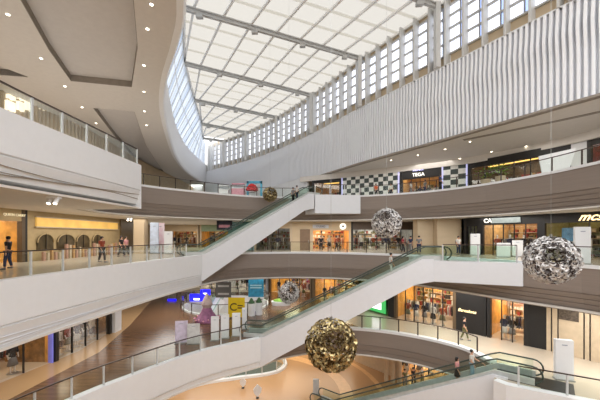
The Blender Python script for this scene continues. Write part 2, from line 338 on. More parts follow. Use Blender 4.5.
wl = struct(g.build('window_1', [translucent('frosted_blue_glass', (160, 170, 184), .8, .02), translucent('frosted_pale_glass', (174, 182, 192), .8, .02), translucent('frosted_grey_glass', (142, 154, 170), .8, .02)]), 'pale blue frosted glazing above the white curved band'); fr_.build('window_frame', M['lgrey'], wl)
# ================================================================ right wall: wavy white fins, window band, roof
W = smooth([(28, 4), (23.6, 12), (18.7, 19.1), (13.4, 27.6), (7.5, 36.7), (2.0, 46.2), (-3.9, 54.8), (-10.8, 62.8), (-22.6, 73.6)], 1.0)
ZB, ZW = 10.4, 17.0
# path runs near->far on the right side: void on the left, so offsets are negative
b = MB(); b.strip(W, [(.0, ZB+.05), (.0, ZW), (.35, ZW), (.35, ZB+.05)]); struct(b.build('wall_right', M['white2']), 'white backing wall behind the wavy fins')
FP = resample(W, .36); b = MB(); H = 16
for i, p in enumerate(FP):
    a = Vector(FP[max(i-1, 0)]); c = Vector(FP[min(i+1, len(FP)-1)]); d = (c-a).normalized(); nn = Vector((-d.y, d.x)); p = Vector(p)
    s_ = i*.36; vs = []
    for k in range(H+1):
        u = k/H; z = ZB+(ZW-ZB)*u
        q1 = math.exp(-((u-(.66+.1*math.sin(s_*.14)))/.14)**2); q2 = math.exp(-((u-(.30+.10*math.sin(s_*.11+2)))/.12)**2)
        dep = .34+.2*q1*(0.7+.3*math.sin(s_*.12))-.06*q2*math.sin(s_*.11+1)
        for (o, h) in ((-.02, -.085), (dep, -.085), (dep, .085), (-.02, .085)):
            q = p+nn*o+d*h; vs.append((q.x, q.y, z))
    fs = [(3, 2, 1, 0), tuple(4*H+j for j in range(4))]
    for k in range(H):
        for j in range(4): l = (j+1) % 4; fs.append((4*k+j, 4*k+l, 4*k+4+l, 4*k+4+j))
    b.add(vs, fs)
struct(b.build('wall_right', mat('white_fin', (244, 246, 250), .45, var=.01)), 'long white wall of vertical wavy fins')
b = MB(); b.strip(W, [(-.5, ZB-.1), (.4, ZB-.1), (.4, ZB+.06), (-.5, ZB+.06)]); struct(b.build('trim_7', M['groove']))
b = MB(); b.strip(W, [(-.3, ZW), (.5, ZW), (.5, ZW+.1), (-.3, ZW+.1)]); struct(b.build('trim_8', M['white']))
# window band between z 17 and 23.2
WF = resample(W, 1.62); wv = tag(MB().build('window_2', M['sky']), 'long band of clerestory windows above the wavy wall'); struct(wv)
gA = MB(); gB = MB(); fin = MB(); hz = MB(); low = MB(); col = MB()
for i in range(len(WF)-1):
    a = Vector(WF[i]); c = Vector(WF[i+1]); d = (c-a).normalized(); nn = Vector((-d.y, d.x))
    def Q(u, o, z): q = a.lerp(c, u)+nn*o; return (q.x, q.y, z)
    gA.add([Q(.42, -.3, ZW+1.2), Q(1, -.3, ZW+1.2), Q(1, -.3, ZR-.6), Q(.42, -.3, ZR-.6)], [(0, 1, 2, 3)])
    gB.add([Q(0, -.3, ZW+1.2), Q(.42, -.3, ZW+1.2), Q(.42, -.3, ZR-.6), Q(0, -.3, ZR-.6)], [(0, 1, 2, 3)])
    low.add([Q(0, -.3, ZW), Q(1, -.3, ZW), Q(1, -.3, ZW+1.2), Q(0, -.3, ZW+1.2)], [(0, 1, 2, 3)]); low.add([Q(0, -.3, ZR-.6), Q(1, -.3, ZR-.6), Q(1, -.3, ZR+.3), Q(0, -.3, ZR+.3)], [(0, 1, 2, 3)])
    fin.add([Q(-.0, -.3, ZW), Q(.10, -.3, ZW), Q(.10, .46, ZW), Q(0, .46, ZW), Q(0, -.3, ZR), Q(.10, -.3, ZR), Q(.10, .46, ZR), Q(0, .46, ZR)], [(0, 3, 2, 1), (4, 5, 6, 7), (0, 1, 5, 4), (1, 2, 6, 5), (2, 3, 7, 6), (3, 0, 4, 7)])
    for z in (ZW+1.2, ZW+2.35, ZW+3.5, ZW+4.65, ZR-.6): hz.bar(Q(.05, -.22, z), Q(1.0, -.22, z), .22, .14)
    hz.bar(Q(.42, -.25, ZW+1.2), Q(.42, -.25, ZR-.6), .1, .1)
gA.build('pane', M['sky'], wv); gB.build('pane', M['skyblue'], wv); low.build('spandrel', M['beige'], wv); fin.build('window_fin', M['fin'], wv); hz.build('window_frame', M['grey'], wv)
# roof
beams = [((23.0, 12.5), (-2.6, 2.5)), ((18.3, 20), (-4.7, 11.2)), ((13.1, 28.3), (-7.7, 19.8)), ((7.6, 36.6), (-10.7, 28.3)), ((2.1, 46.1), (-14.1, 37.4)), ((-3.8, 54.7), (-16.4, 47.5)), ((-10.6, 62.6), (-18.5, 57.5)), ((-16.5, 68.3), (-21, 66))]
for i, (r, l) in enumerate(beams):
    t = empty('roof_beam', ((r[0]+l[0])/2, (r[1]+l[1])/2, ZR), 'grey steel roof beam, number %s from the near end' % ['zero', 'one', 'two', 'three', 'four', 'five', 'six', 'seven'][i] , 'beam', 'roof beams under the skylight'); t['kind'] = 'structure'
    del t['category']; o0 = t.location
    L = Vector(l).to_3d(); R_ = Vector(r).to_3d(); q = MB(); dz = Vector((0, 0, -.22))
    q.bar(R_+dz-Vector((0, 0, 0)), L+dz, .34, .12); q.bar(R_+dz-Vector((0, 0, .38)), L+dz-Vector((0, 0, .38)), .3, .1); q.bar(R_+dz-Vector((0, 0, .19)), L+dz-Vector((0, 0, .19)), .08, .34)
    n = int((L-R_).length/2.8)
    for k in range(1, n+1):
        p = R_.lerp(L, k/(n+.5)); q.box(p.x-.3, p.x+.3, p.y-.2, p.y+.2, -.95, -.62)if k % 2 else None
    q.v = [(x-o0.x, y-o0.y, z) for x, y, z in q.v]; q.build('beam', M['grey'], t)
    # tall column at the wall end
    q = MB(); d = (Vector(l)-Vector(r)).normalized(); p = Vector(r)+d*.55
    q.box(p.x-.22-o0.x, p.x+.22-o0.x, p.y-.28-o0.y, p.y+.28-o0.y, ZW-ZR+.1, -.1); q.build('column', M['fin'], t)
raf = MB(); pan = MB(); pur = MB()
for i in range(len(beams)-1):
    (r0, l0), (r1, l1) = [(Vector(x).to_3d(), Vector(y).to_3d()) for x, y in beams[i:i+2]]
    L0 = (l0-r0).length; L1 = (l1-r1).length; z = Vector((0, 0, ZR)); nb = int(max(L0, L1)/2.75)+1
    e = [(r0.lerp(l0, min(1, k*2.75/L0))+z, r1.lerp(l1, min(1, k*2.75/L1))+z) for k in range(nb+1)]
    for a, c in e: raf.bar(a-Vector((0, 0, .08)), c-Vector((0, 0, .08)), .2, .2)
    for k in range(nb):
        (a, c), (a2, c2) = e[k], e[k+1]
        for j in range(1, 4): q0, q1 = a.lerp(c, j/4), a2.lerp(c2, j/4); hw = (c-a).normalized()*.2; pur.add([q0-hw, q0+hw, q1+hw, q1-hw], [(0, 1, 2, 3)])
    pan.add([r0+z+Vector((.5, .3, .12)), r1+z+Vector((.5, .3, .12)), l1+z+Vector((-.6, 0, .12)), l0+z+Vector((-.6, 0, .12))], [(0, 1, 2, 3)])
rf = struct(pan.build('window_3', translucent('white_roof_blind', (154, 151, 144), .85, .02)), 'cream translucent skylight blinds of the great roof')
raf.build('rafter', M['lgrey'], rf); pur.build('purlin', translucent('blind_seam', (238, 236, 230), .9), rf)
# far end glazing
b = MB(); b.prism([(-23.5, 73.8), (-20.5, 72.0), (-20.5, 72.3), (-23.5, 74.1)], Z4, ZR); struct(b.build('wall_back', M['fin']))
# ================================================================ upper right soffit above the top gallery shops
G4 = [(-23, 76), (-12, 66), (2.5, 50), (8.6, 42.2), (19.8, 34), (24.8, 25), (27, 18), (28, 3)]
W2 = [p for p in W if p[1] < 73]
b = plate('ceiling', [W2+[(-22, 80), (36, 80), (36, 3)]], ZB-.12, ZB, M['soffit']); struct(b, 'beige soffit running under the wavy wall')
b = MB(); G = smooth([(0, 44.6), (8, 40.2), (19, 32.6), (23.9, 24.4), (26.2, 17), (27, 4)]); b.strip(G, [(0, 9.6), (0, ZB-.1), (-.3, ZB-.1), (-.3, 9.6)]); struct(b.build('trim_9', M['soffit']))
slot = MB(); sp_ = smooth([(14.6, 27.3), (17.5, 24.5), (20.6, 21.2), (23, 18)]); slot.strip(sp_, [(-.2, ZB-.16), (.2, ZB-.16), (.2, ZB-.12), (-.2, ZB-.12)]); struct(slot.build('trim_10', M['groove']))
# ================================================================ railings
def railing(path, z, label, group=None, step=1.45, h=1.08, m=None, cur=.12, pm=None):
    P = resample(path, step); mid = P[len(P)//2]; t = empty('glass_railing', (mid[0], mid[1], z), label, 'railing', group); O = Vector((mid[0], mid[1], 0))
    def loc(b): b.v = [(x-O.x, y-O.y, z_-z) for x, y, z_ in b.v]; return b
    fine = resample(path, .5); b = MB(); b.strip(fine, [(-.04, z+h), (-.04, z+h+.05), (.04, z+h+.05), (.04, z+h)]); loc(b).build('handrail', M['rail'], t)
    for p in P[:101]:
        b = MB(); b.box(p[0]-.035, p[0]+.035, p[1]-.035, p[1]+.035, z+cur*.5, z+h); loc(b).build('post', pm or M['post'], t)
    for i in range(len(P)-1):
        a = Vector(P[i]); c = Vector(P[i+1]); b = MB(); a2 = a.lerp(c, .03); c2 = a.lerp(c, .97)
        b.bar((a2.x, a2.y, z+cur+(h-cur)/2-.01), (c2.x, c2.y, z+cur+(h-cur)/2-.01), .015, h-cur-.06); loc(b).build('glass_panel', m or M['glass'], t)
    return t
railing(offs(L4w, -.12), Z4, 'glass railing with bronze handrail on the upper left white balcony')
railing(offs([p for p in L4b if p[0] < -9.0 or (p[1] > 32 and p[0] < .2)], -.1), Z4, 'glass railing on the far curved edge of the top gallery', cur=.14, pm=M['rail'])
railing(offs([p for p in L4b if p[0] > 6.3], -.1), Z4, 'glass railing along the top right gallery under the wavy wall', step=1.9, cur=.14, pm=M['rail'])
railing(offs(L3w[:-3], -.12), Z3, 'glass railing on the white middle gallery edge at left')
railing(offs([p for p in L3b if p[0] > -6.5 and not (p[0] > 9.3) and p[1] > 26], -.1), Z3, 'glass railing on the far edge of the middle gallery', step=1.9, cur=.14, pm=M['rail'])
railing(offs([p for p in L3b if p[0] > 13.6 and p[1] < 19.7], -.1), Z3, 'glass railing of the middle gallery at right in front of the shops', step=1.9, cur=.14, pm=M['rail'])
railing(offs(L2w[:-2], -.12), Z2, 'glass railing on the white lower gallery edge at lower left')
railing(offs([p for p in L2b if p[1] > 19.6 and p[0] > .8], -.1), Z2, 'glass railing on the dark curved edge of the lower gallery', cur=.14, pm=M['rail'])
railing(offs([p for p in L2r if p[0] > 11], -.12), Z2, 'glass railing at the bottom right beside the white pylon sign', step=1.8)
ovr = [(-8.2+4.8*math.cos(-t*PI/20), 34.2+4.9*math.sin(-t*PI/20)) for t in range(41)]
railing(ovr, Z2+.006, 'oval glass railing around the hole in the brown plank floor', cur=.14, pm=M['rail'])
b = MB(); b.strip([(-8.2+4.55*math.cos(-t*PI/20), 34.2+4.65*math.sin(-t*PI/20)) for t in range(41)], [(-.1, Z2+.15), (.12, Z2+.15), (.12, -8.05), (-.1, -8.05)]); struct(b.build('trim_11', M['white']))
# ================================================================ escalators
def escalator(lo, hi, z0, z1, label, T=1.8, wid=1.6, flat=1.7, plate_=0, col='white'):
    a = Vector(lo); h = Vector(hi); u = (h-a).normalized(); L = (h-a).length; v = Vector((-u.y, u.x))
    if v.y < 0: v = -v
    t = empty('escalator', (a.x, a.y, z0), label, 'escalator'); dz = z1-z0
    def P(s, o, z): q = u*s+v*o; return (q.x, q.y, z)
    def zz(s): return 0 if s <= 0 else dz if s >= L else dz*s/L
    for nm, o in (('side_panel', 0), ('side_panel', wid-.12)):
        b = MB(); pts = [(-.1, .12), (0.2, .14), (L-.1, dz+.12), (L+.6, dz+.12), (L+.6, dz-T+.5), (L-.6, dz-T+.25), (1.2, -T+.55), (.0, -T-.2), (-.1, -T-.2)]
        n = len(pts); vs = [P(s, o, z) for s, z in pts]+[P(s, o+.12, z) for s, z in pts]
        b.add(vs, [tuple(range(n)), tuple(range(2*n-1, n-1, -1))]+[(i, (i+1) % n, n+(i+1) % n, n+i) for i in range(n)]); b.build(nm, M['white2'], t)
    b = MB(); vs = [P(0.0, .12, -T-.15), P(1.2, .12, -T+.6), P(L-.6, .12, dz-T+.3), P(L+.6, .12, dz-T+.55)]; vs += [P(*x) for x in ((0.0, wid-.12, -T-.15), (1.2, wid-.12, -T+.6), (L-.6, wid-.12, dz-T+.3), (L+.6, wid-.12, dz-T+.55))]
    b.add(vs, [(i, i+1, 5+i, 4+i) for i in range(3)]); b.build('underside', M['white2'], t)
    if plate_: b = MB(); vs = [P(L+flat, .0, dz), P(L+flat+1.3, .0, dz), P(L+flat+1.3, wid, dz), P(L+flat, wid, dz)]; b.add(vs+[(x, y, q+.015) for x, y, q in vs], [(0, 3, 2, 1), (4, 5, 6, 7), (0, 1, 5, 4), (1, 2, 6, 5), (2, 3, 7, 6), (3, 0, 4, 7)]); b.build('floor_plate', M['dark'], t)
    N = int(dz/.2); 
    for k in range(N):
        s = L*k/N; b = MB(); s1 = L*(k+1)/N; z = dz*k/N
        b.add([P(s, .3, z), P(s1, .3, z), P(s1, wid-.3, z), P(s, wid-.3, z), P(s1, .3, z+.2), P(s1, wid-.3, z+.2)], [(0, 1, 2, 3), (1, 4, 5, 2)]); b.build('step', M['step'], t)
    for s0, s1, z in ((-flat, 0, 0.0), (L, L+flat, dz)):
        b = MB(); vs = [P(s0, .12, z+.0), P(s1, .12, z), P(s1, wid-.12, z), P(s0, wid-.12, z)]; b.add(vs+[(x, y, q+.02) for x, y, q in vs], [(0, 3, 2, 1), (4, 5, 6, 7), (0, 1, 5, 4), (1, 2, 6, 5), (2, 3, 7, 6), (3, 0, 4, 7)]); b.build('comb_plate', M['dark'], t)
    for o in (.2, wid-.2):
        low = [(-flat+.35, .1), (0, .1), (L*.03, dz*.03+.1), (L*.97, dz*.97+.1), (L+.1, dz+.1), (L+flat-.35, dz+.1)]
        top = [(s, z+.86) for s, z in low]
        b = MB(); n = len(low); vs = [P(s, o, z) for s, z in low]+[P(s, o, z) for s, z in top]; b.add(vs, [(i, i+1, n+i+1, n+i) for i in range(n-1)]); b.build('balustrade_glass', M['eglass'], t)
        path = [P(*x) for x in [(top[0][0], o, top[0][1]-.86+.04)]]
        arc0 = [(low[0][0]-.43*math.sin(q), low[0][1]+.43-.43*math.cos(q)) for q in [i*PI/8 for i in range(9)]]
        arc1 = [(low[-1][0]+.43*math.sin(q), low[-1][1]+.43+.43*math.cos(q)) for q in [i*PI/8 for i in range(9)]]
        b = MB(); b.tube([P(s, o, z) for s, z in arc0+top[1:-1]+arc1], .045, 8); b.build('handrail', M['rubber'], t, smooth=True)
        b = MB(); vs = []
        for s, z in ((low[0][0]-.1, .0), (0, 0), (L, dz), (low[-1][0]+.1, dz)): vs += [P(s, o-.06, z+.02), P(s, o+.06, z+.02), P(s, o+.06, z+.34), P(s, o-.06, z+.34)]
        fs = []
        for i in range(3):
            for j in range(4): l = (j+1) % 4; fs.append((4*i+j, 4*i+l, 4*i+4+l, 4*i+4+j))
        fs += [(0, 1, 2, 3), (15, 14, 13, 12)]; b.add(vs, fs); b.build('skirt', M['step'], t)
    return t, P
escalator((-8.2, 25.8), (1.0, 32.0), Z3, Z4, 'white escalator rising from the middle gallery to the top gallery', T=1.9)
eB, PB = escalator((-2.9, 22.9), (8.5, 20.9), Z2, Z3, 'white escalator rising across the void behind the gold sphere', T=1.9)
eC, PC = escalator((2.3, 23.5), (10.6, 16.7), Z1, Z2, 'white escalator at bottom right carrying the couple', T=1.9, flat=2.0, plate_=1)
def stub(poly, z0, z1, label):
    o = struct(plate('wall_right', [poly], z0, z1, M['white2']), label); return o
stub([(1.6, 32.4), (6.5, 32.9), (6.6, 33.4), (1.0, 34.5), (.6, 34.2), (.9, 33.6)], 4.1, 6.1, 'white landing block at the head of the upper escalator')
stub([(9.1, 20.8), (13.7, 18.8), (14.1, 19.3), (11.6, 23.5), (9.3, 26.5), (9.35, 22.6)], -1.4, .02, 'white landing block at the head of the middle escalator')
railing([(1.6, 32.5), (6.4, 33.0)], Z4+.1, 'short glass railing on the upper white landing block', step=1.7, cur=.03)
railing([(9.65, 20.7), (13.5, 19.05)], Z3+.02, 'green glass railing on the white landing block of the middle gallery', step=1.7, m=M['eglass'], cur=.03)
# ================================================================ shop building kit
def shop(label, p0, p1, z, H, hdr, wall, front=None, depth=5, panes=3, doors=(), hmat=None, name='shopfront', shelf=True, glow=None, piers=.25, goods=None, glassy=True, floor=None):
    fr, L, rz = frame(p0, p1, 0); t = empty(name, (p0[0], p0[1], z), label, 'shop'); o = Vector((p0[0], p0[1], 0))
    def f(s, q, h): x, y, k = fr(s, q, h); return (x-o.x, y-o.y, k)
    front = front or M['black']; hmat = hmat or front
    b = MB(); b.box(0, L, 0, .25, H-hdr, H, f); b.build('header', hmat, t)
    for s in (0, L-piers): b = MB(); b.box(s, s+piers, -.02, .3, 0, H, f); b.build('pier', front, t)
    b = MB(); b.box(0, L, depth, depth+.1, 0, H, f); b.build('back_wall', wall, t)
    for s in (0, L-.08): b = MB(); b.box(s, s+.08, .3, depth, 0, H, f); b.build('side_wall', wall, t)
    if glassy:
        b = MB(); b.add([f(piers, .12, .05), f(L-piers, .12, .05), f(L-piers, .12, H-hdr), f(piers, .12, H-hdr)], [(0, 1, 2, 3)]); b.build('shop_window', M['shopglass'], t)
        for i in range(1, panes):
            s = piers+(L-2*piers)*i/panes; b = MB(); b.box(s-.03, s+.03, .06, .16, 0, H-hdr, f); b.build('mullion', M['dark'], t)
    b = MB(); b.box(.3, L-.3, depth*.3, depth*.3+.25, H-.12, H-.05, f); b.box(.3, L-.3, depth*.75, depth*.75+.25, H-.12, H-.05, f); b.build('light_strip', glow or M['warmglow'], t)
    if shelf:
        b = MB(); n = max(2, int(L/1.3))
        for i in range(n+1): s = .15+(L-.4)*i/n; b.box(s, s+.05, depth-.4, depth, 0, 2.3, f)
        for h in (.5, 1.0, 1.5, 2.0): b.box(.15, L-.15, depth-.4, depth, h, h+.04, f)
        sh = b.build('shelf_unit', M['stone'], t)
        rng = random.Random(int(L*97+p0[0]*13)); b = MB(); gm = goods or GOODS
        for h in (.04, .54, 1.04, 1.54, 2.04):
            s = .3
            while s < L-.5:
                wd = rng.uniform(.12, .4); b.mi = rng.randrange(len(gm)); b.box(s, s+wd, depth-.36, depth-.08, h, h+rng.uniform(.15, .4), f); s += wd+rng.uniform(.03, .2)
        q = b.build('shelf_goods', gm, t); q['kind'] = 'stuff'
    return t, fr, L, rz, f
GOODS = [mat('goods_dark', (50, 44, 44), .7), mat('goods_tan', (190, 150, 100), .7), mat('goods_white', (220, 216, 206), .7), mat('goods_red', (150, 54, 46), .7), mat('goods_olive', (110, 104, 60), .7)]
CLOTH = [mat('cloth_black', (36, 34, 38), .8), mat('cloth_navy', (44, 52, 84), .8), mat('cloth_white', (222, 220, 214), .8), mat('cloth_rust', (160, 74, 48), .8), mat('cloth_olive', (110, 108, 70), .8), mat('cloth_grey', (128, 128, 128), .8), mat('cloth_pink', (212, 150, 150), .8)]
# a clothes rail with hanging garments
def make_rack(cols):
    t = empty('clothes_rail', (0, 0, 0), 'x', 'clothes rail'); b = MB()
    for x in (-.6, .6): b.tube([(x, 0, .05), (x, 0, 1.5)], .018, 6); b.box(x-.02, x+.02, -.25, .25, 0, .05)
    b.tube([(-.62, 0, 1.5), (.62, 0, 1.5)], .018, 6); b.build('rail_frame', M['steel'], t)
    for k in range(7):
        x = -.5+k*.165; c = MB(); c.prism([(-.24, .62), (.24, .62), (.2, 1.28), (.26, 1.0), (.3, 1.05), (.2, 1.38), (.05, 1.44), (-.05, 1.44), (-.2, 1.38), (-.3, 1.05), (-.26, 1.0), (-.2, 1.28)], x-.035, x+.035, lambda p, q, r: (r, p, q))
        c.build('garment', CLOTH[cols[k % len(cols)]], t)
    return t
# a dressed mannequin
def make_mannequin(ct, cb):
    t = empty('mannequin', (0, 0, 0), 'x', 'mannequin')
    b = MB(); b.lathe([(.28, 0), (.28, .02), (.02, .04)], n=14); b.build('base', M['steel'], t)
    b = MB(); b.lathe([(.05, .9), (.13, 1.0), (.11, 1.12), (.17, 1.35), (.18, 1.42), (.08, 1.47), (.05, 1.5), (.055, 1.55), (.085, 1.62), (.09, 1.7), (.05, 1.78), (.0, 1.79)], n=12, sy=.65)
    for s in (-1, 1):
        b.tube([(s*.09, 0, .95), (s*.1, 0, .5), (s*.1, .02, .05), (s*.1, -.1, .03)], [.085, .055, .035, .03], 8); b.tube([(s*.19, 0, 1.4), (s*.25, .02, 1.12), (s*.24, -.08, .85)], [.05, .04, .03], 8)
    b.build('figure', mat('mannequin_white', (225, 220, 212), .4), t, smooth=True)
    b = MB(); b.lathe([(.17, .86), (.15, 1.05), (.14, 1.14), (.2, 1.36), (.2, 1.43), (.1, 1.48)], n=12, sy=.7); 
    for s in (-1, 1): b.tube([(s*.19, 0, 1.41), (s*.26, .02, 1.12)], [.07, .06], 8)
    b.build('top', CLOTH[ct], t, smooth=True)
    b = MB(); b.lathe([(.26, .45), (.2, .75), (.16, .92)], n=12, sy=.75); b.build('skirt', CLOTH[cb], t, smooth=True)
    return t
def make_table(m):
    t = empty('display_table', (0, 0, 0), 'x', 'table'); b = MB(); b.box(-.7, .7, -.4, .4, .7, .76); b.build('table_top', m, t)
    for x in (-.64, .64):
        for y in (-.34, .34): b = MB(); b.box(x-.03, x+.03, y-.03, y+.03, 0, .7); b.build('leg', m, t)
    b = MB(); rng = random.Random(3)
    for i in range(5):
        for j in range(2): b.mi = rng.randrange(5); b.box(-.6+i*.25, -.42+i*.25, -.3+j*.33, -.05+j*.33, .76, .76+rng.uniform(.06, .22))
    b.build('folded_goods', GOODS, t)['kind'] = 'stuff'
    return t
protos = {}
def put(key, maker, fr, s, q, z, rz, label, group=None):
    if key not in protos: o = protos[key] = maker()
    else: o = copy_tree(protos[key])
    x, y, _ = fr(s, q, 0); o.location = (x, y, z); o.rotation_euler = (0, 0, rz); o['label'] = label
    if group: o['group'] = group
    elif 'group' in o: del o['group']
    return o
ORD = ['first', 'second', 'third', 'fourth', 'fifth', 'sixth', 'seventh', 'eighth']
def stock(fr, L, rz, z, where, rails=2, figs=2, tabs=1, depth=5, seed=0):
    rails = min(rails, int((L-.8)/1.45)); figs = min(figs, int((L-.6)/.95)); tabs = min(tabs, int((L-.4)/1.9))
    r = random.Random(seed)
    for k in range(rails):
        key = 'rack%d' % ((k+seed) % 3); put(key, (lambda c: lambda: make_rack(c))([(0, 1, 5, 2), (3, 2, 6, 0), (4, 0, 2, 5)][(k+seed) % 3]), fr, (L)*(k+.5)/rails, depth*.42, z, rz, '%s clothes rail from left in %s' % (ORD[k], where), 'clothes rails in the shops')
    for k in range(figs):
        i = (k+seed) % 4; put('mq%d' % i, (lambda i: lambda: make_mannequin([0, 2, 3, 1][i], [5, 0, 4, 2][i]))(i), fr, .8+(L-1.6)*(k+.35)/max(1, figs), .65, z, rz, '%s mannequin from left, window of %s' % (ORD[k], where), 'mannequins in shop windows')
    for k in range(tabs):
        put('table', lambda: make_table(M['stone']), fr, .9+(L-1.8)*(k+.7)/tabs, depth*.66, z, rz, '%s display table from left in %s' % (ORD[k], where), 'display tables in the shops')
def wall(p0, p1, z0, z1, m, th=.3, name='wall_left', label=None):
    fr, L, rz = frame(p0, p1); b = MB(); b.box(0, L, 0, th, z0, z1, fr); return struct(b.build(name, m), label)
def lerp2(a, b, t): return (a[0]+(b[0]-a[0])*t, a[1]+(b[1]-a[1])*t)
def onray(p0, p1, px):               # where the column px meets plan line p0-p1
    k = (px-CX)/F; dx, dy = p1[0]-p0[0], p1[1]-p0[1]; t = (k*p0[1]-p0[0])/(dx-k*dy); return (p0[0]+dx*t, p0[1]+dy*t)
SG = mat('sign_white', (250, 246, 236), .4, emit=.7); SGW = mat('sign_warm', (255, 226, 170), .4, emit=1.4)
# ---------------------------------------------------------------- middle gallery, left wall
a0, a1 = (-18, 16.0), (-18, 33)
X = lambda p: onray(a0, a1, p)
s1 = shop('gold lit boutique at far left of the middle gallery, pale lettering over its door', (-18, 16.0), X(25), 0, 3.4, .75, M['goldwall'], mat('bronze_brown', (96, 78, 56), .5), panes=2, hmat=M['olive'])
p = X(14); text('sign_lettering', 'QUEEN CARRY', (p[0]+18+.06, p[1]-16.0, 3.02), .22, mat('sign_dull', (236, 224, 190), .5, emit=.4), s1[0], rz=s1[3], align='CENTER'); lamp('shop_lamp', (-20, 18, 3.1), 2, 110, WARM)
stock(s1[1], s1[2], s1[3], 0, 'the gold lit boutique', 1, 1, 1, seed=1)
wall(X(25), X(27.5), 0, 3.4, M['black'], name='wall_left', label='dark pier beside the gold lit boutique')
# olive wall with arched windows and a glowing band
p0, p1 = X(27.5), X(121); fr, L, rz = frame(p0, p1); t = empty('arcade_shopfront', (p0[0], p0[1], 0), 'olive shopfront with glowing gold band over a row of arched windows', 'shop'); og = Vector(p0)
f = lambda s, q, h: (fr(s, q, h)[0]-og.x, fr(s, q, h)[1]-og.y, h)
b = MB(); b.box(0, L, .12, .4, 0, 3.4, f); b.build('facade', M['olive'], t)
b = MB(); s_a = (Vector(X(37))-og).length; s_b = (Vector(X(118))-og).length; b.box(s_a, s_b, .02, .13, 2.36, 2.98, f); b.build('light_band', mat('gold_band', (236, 190, 100), .5, var=.15, scale=(.8, .8, .8), emit=.35), t)
b = MB(); b.box(s_a-.1, s_b+.1, -.05, .12, 2.98, 3.05, f); b.box(s_a-.1, s_b+.1, -.05, .12, 2.28, 2.36, f); b.build('band_frame', M['stone'], t)
for (pa, pb) in ((38, 54), (58, 75), (77, 90), (93, 102.5)):
    sa = (Vector(X(pa))-og).length; sb = (Vector(X(pb))-og).length; mid = (sa+sb)/2; hw = (sb-sa)/2
    arc = [(mid+hw*math.cos(PI*i/14), 1.25+.58*math.sin(PI*i/14)) for i in range(15)]+[(sa, .75), (sb, .75)]
    b = MB(); b.prism(arc, .03, .115, lambda x, y, z: f(x, z, y)); q = b.build('arched_window', mat('arch_interior', (92, 78, 52), .3, var=.25, scale=(2, 2, 2)), t)
    b = MB(); b.tube([f(mid+(hw+.02)*math.cos(PI*i/14), .0, 1.25+.6*math.sin(PI*i/14)) for i in range(15)], .04, 6); b.build('arch_frame', M['olive'], q)
    b = MB(); b.tube([f(mid, .0, .75), f(mid, .0, 1.9)], .025, 6); b.build('glazing_bar', M['dark'], q)
b = MB()
rng = random.Random(4)
for k in range(26):
    s = .8+k*(L-1.6)/26; b.mi = k % 3; b.box(s, s+.18, -.4, -.25, 0, .45+rng.uniform(0, .7), f)
q = b.build('window_stock', [mat('dusty_pink', (190, 150, 130), .7), M['stone'], GOODS[1]], t); q['kind'] = 'stuff'
wall(X(121), X(133), 0, 3.4, mat('mirror_dark', (120, 104, 80), .3), name='wall_left', label='brown pier at the end of the arcade')
struct((lambda b: (b.box(-16.1, -15.1, 29.6, 30.4, 0, 3.4), b.build('wall_left', M['beige']))[1])(MB()), 'beige pier beyond the arcade shopfront')
# far left of the middle gallery
far = [(-24, 33), (-24, 50), (-10, 50), (-8, 37.5)]
wall(far[0], far[1], 0, 3.4, M['cream'], name='wall_left'); 
s2 = shop('dim shopfront behind the foot of the upper escalator', (-21, 47), (-15.6, 47), 0, 3.4, 1.0, M['warmwall'], M['stone'], hmat=M['beige']); stock(s2[1], s2[2], s2[3], 0, 'the dim shopfront far behind the escalator foot', 2, 2, 1, seed=3)
s3 = shop('warm orange shopfront seen over the foot of the upper escalator', (-15.4, 47), (-9, 47), 0, 3.4, 1.0, M['goldwall'], M['stone'], hmat=mat('pale_green_header', (150, 170, 140), .5)); stock(s3[1], s3[2], s3[3], 0, 'the warm orange shopfront far behind', 2, 2, 1, seed=4)
lamp('shop_lamp', (-12, 50, 3.1), 2, 60, WARM); lamp('shop_lamp', (-17.5, 50, 3.1), 2, 40, WARM)
wall((-24, 47), (-21, 47), 0, 3.4, M['beige'], name='wall_back')
def pylon(px, d, z, w_, h, label, m=None, group=None, name='pylon_sign', dep=.25, rz=None):
    x = (px-CX)/F*d; t = empty(name, (x, d, z), label, 'sign', group, rz=math.atan2(x, d)*-1*.5 if rz is None else rz)
    b = MB(); b.box(-w_/2, w_/2, -dep/2, dep/2, .06, h); b.build('panel', m or M['white'], t); b = MB(); b.box(-w_/2-.04, w_/2+.04, -dep/2-.08, dep/2+.08, 0, .06); b.build('base', M['steel'], t)
    b = MB(); b.box(-w_*.15, w_*.15, -dep/2-.012, -dep/2, h*.87, h*.89); b.build('printed_mark', mat('print_grey', (140, 148, 165), .6), t)
    return t
pylon(168.5, 29, 0, .75, 2.15, 'white pylon sign on the middle gallery beside the pink printed billboards')
for i, (px, d, m, l) in enumerate([(154.5, 29.5, mat('pale_blue_print', (196, 208, 226), .6, var=.15, scale=(2, 2, 2)), 'tall pale blue printed billboard'), (160.5, 30.5, mat('pink_print', (226, 190, 204), .6, var=.2, scale=(2, 2, 2), col2=(230, 222, 226)), 'tall pink and white printed billboard')]):
    pylon(px, d, 0, .75, 3.0, l+' on the middle gallery left of the upper escalator', m, name='billboard', dep=.15)
x, y0_, z1_ = atd(224.5, 219.5, 34); t = empty('led_screen', (x, 34, z1_-1.15), 'dark blue hanging screen partly behind the upper escalator', 'screen'); b = MB(); b.box(-.85, .85, -.08, .08, 0, 1.15); b.build('screen', mat('navy_screen', (36, 40, 66), .4, var=.3, scale=(2, 2, 2)), t); b = MB(); b.box(-.6, .6, -.1, -.08, .25, .55); b.build('picture_band', M['pink'], t)
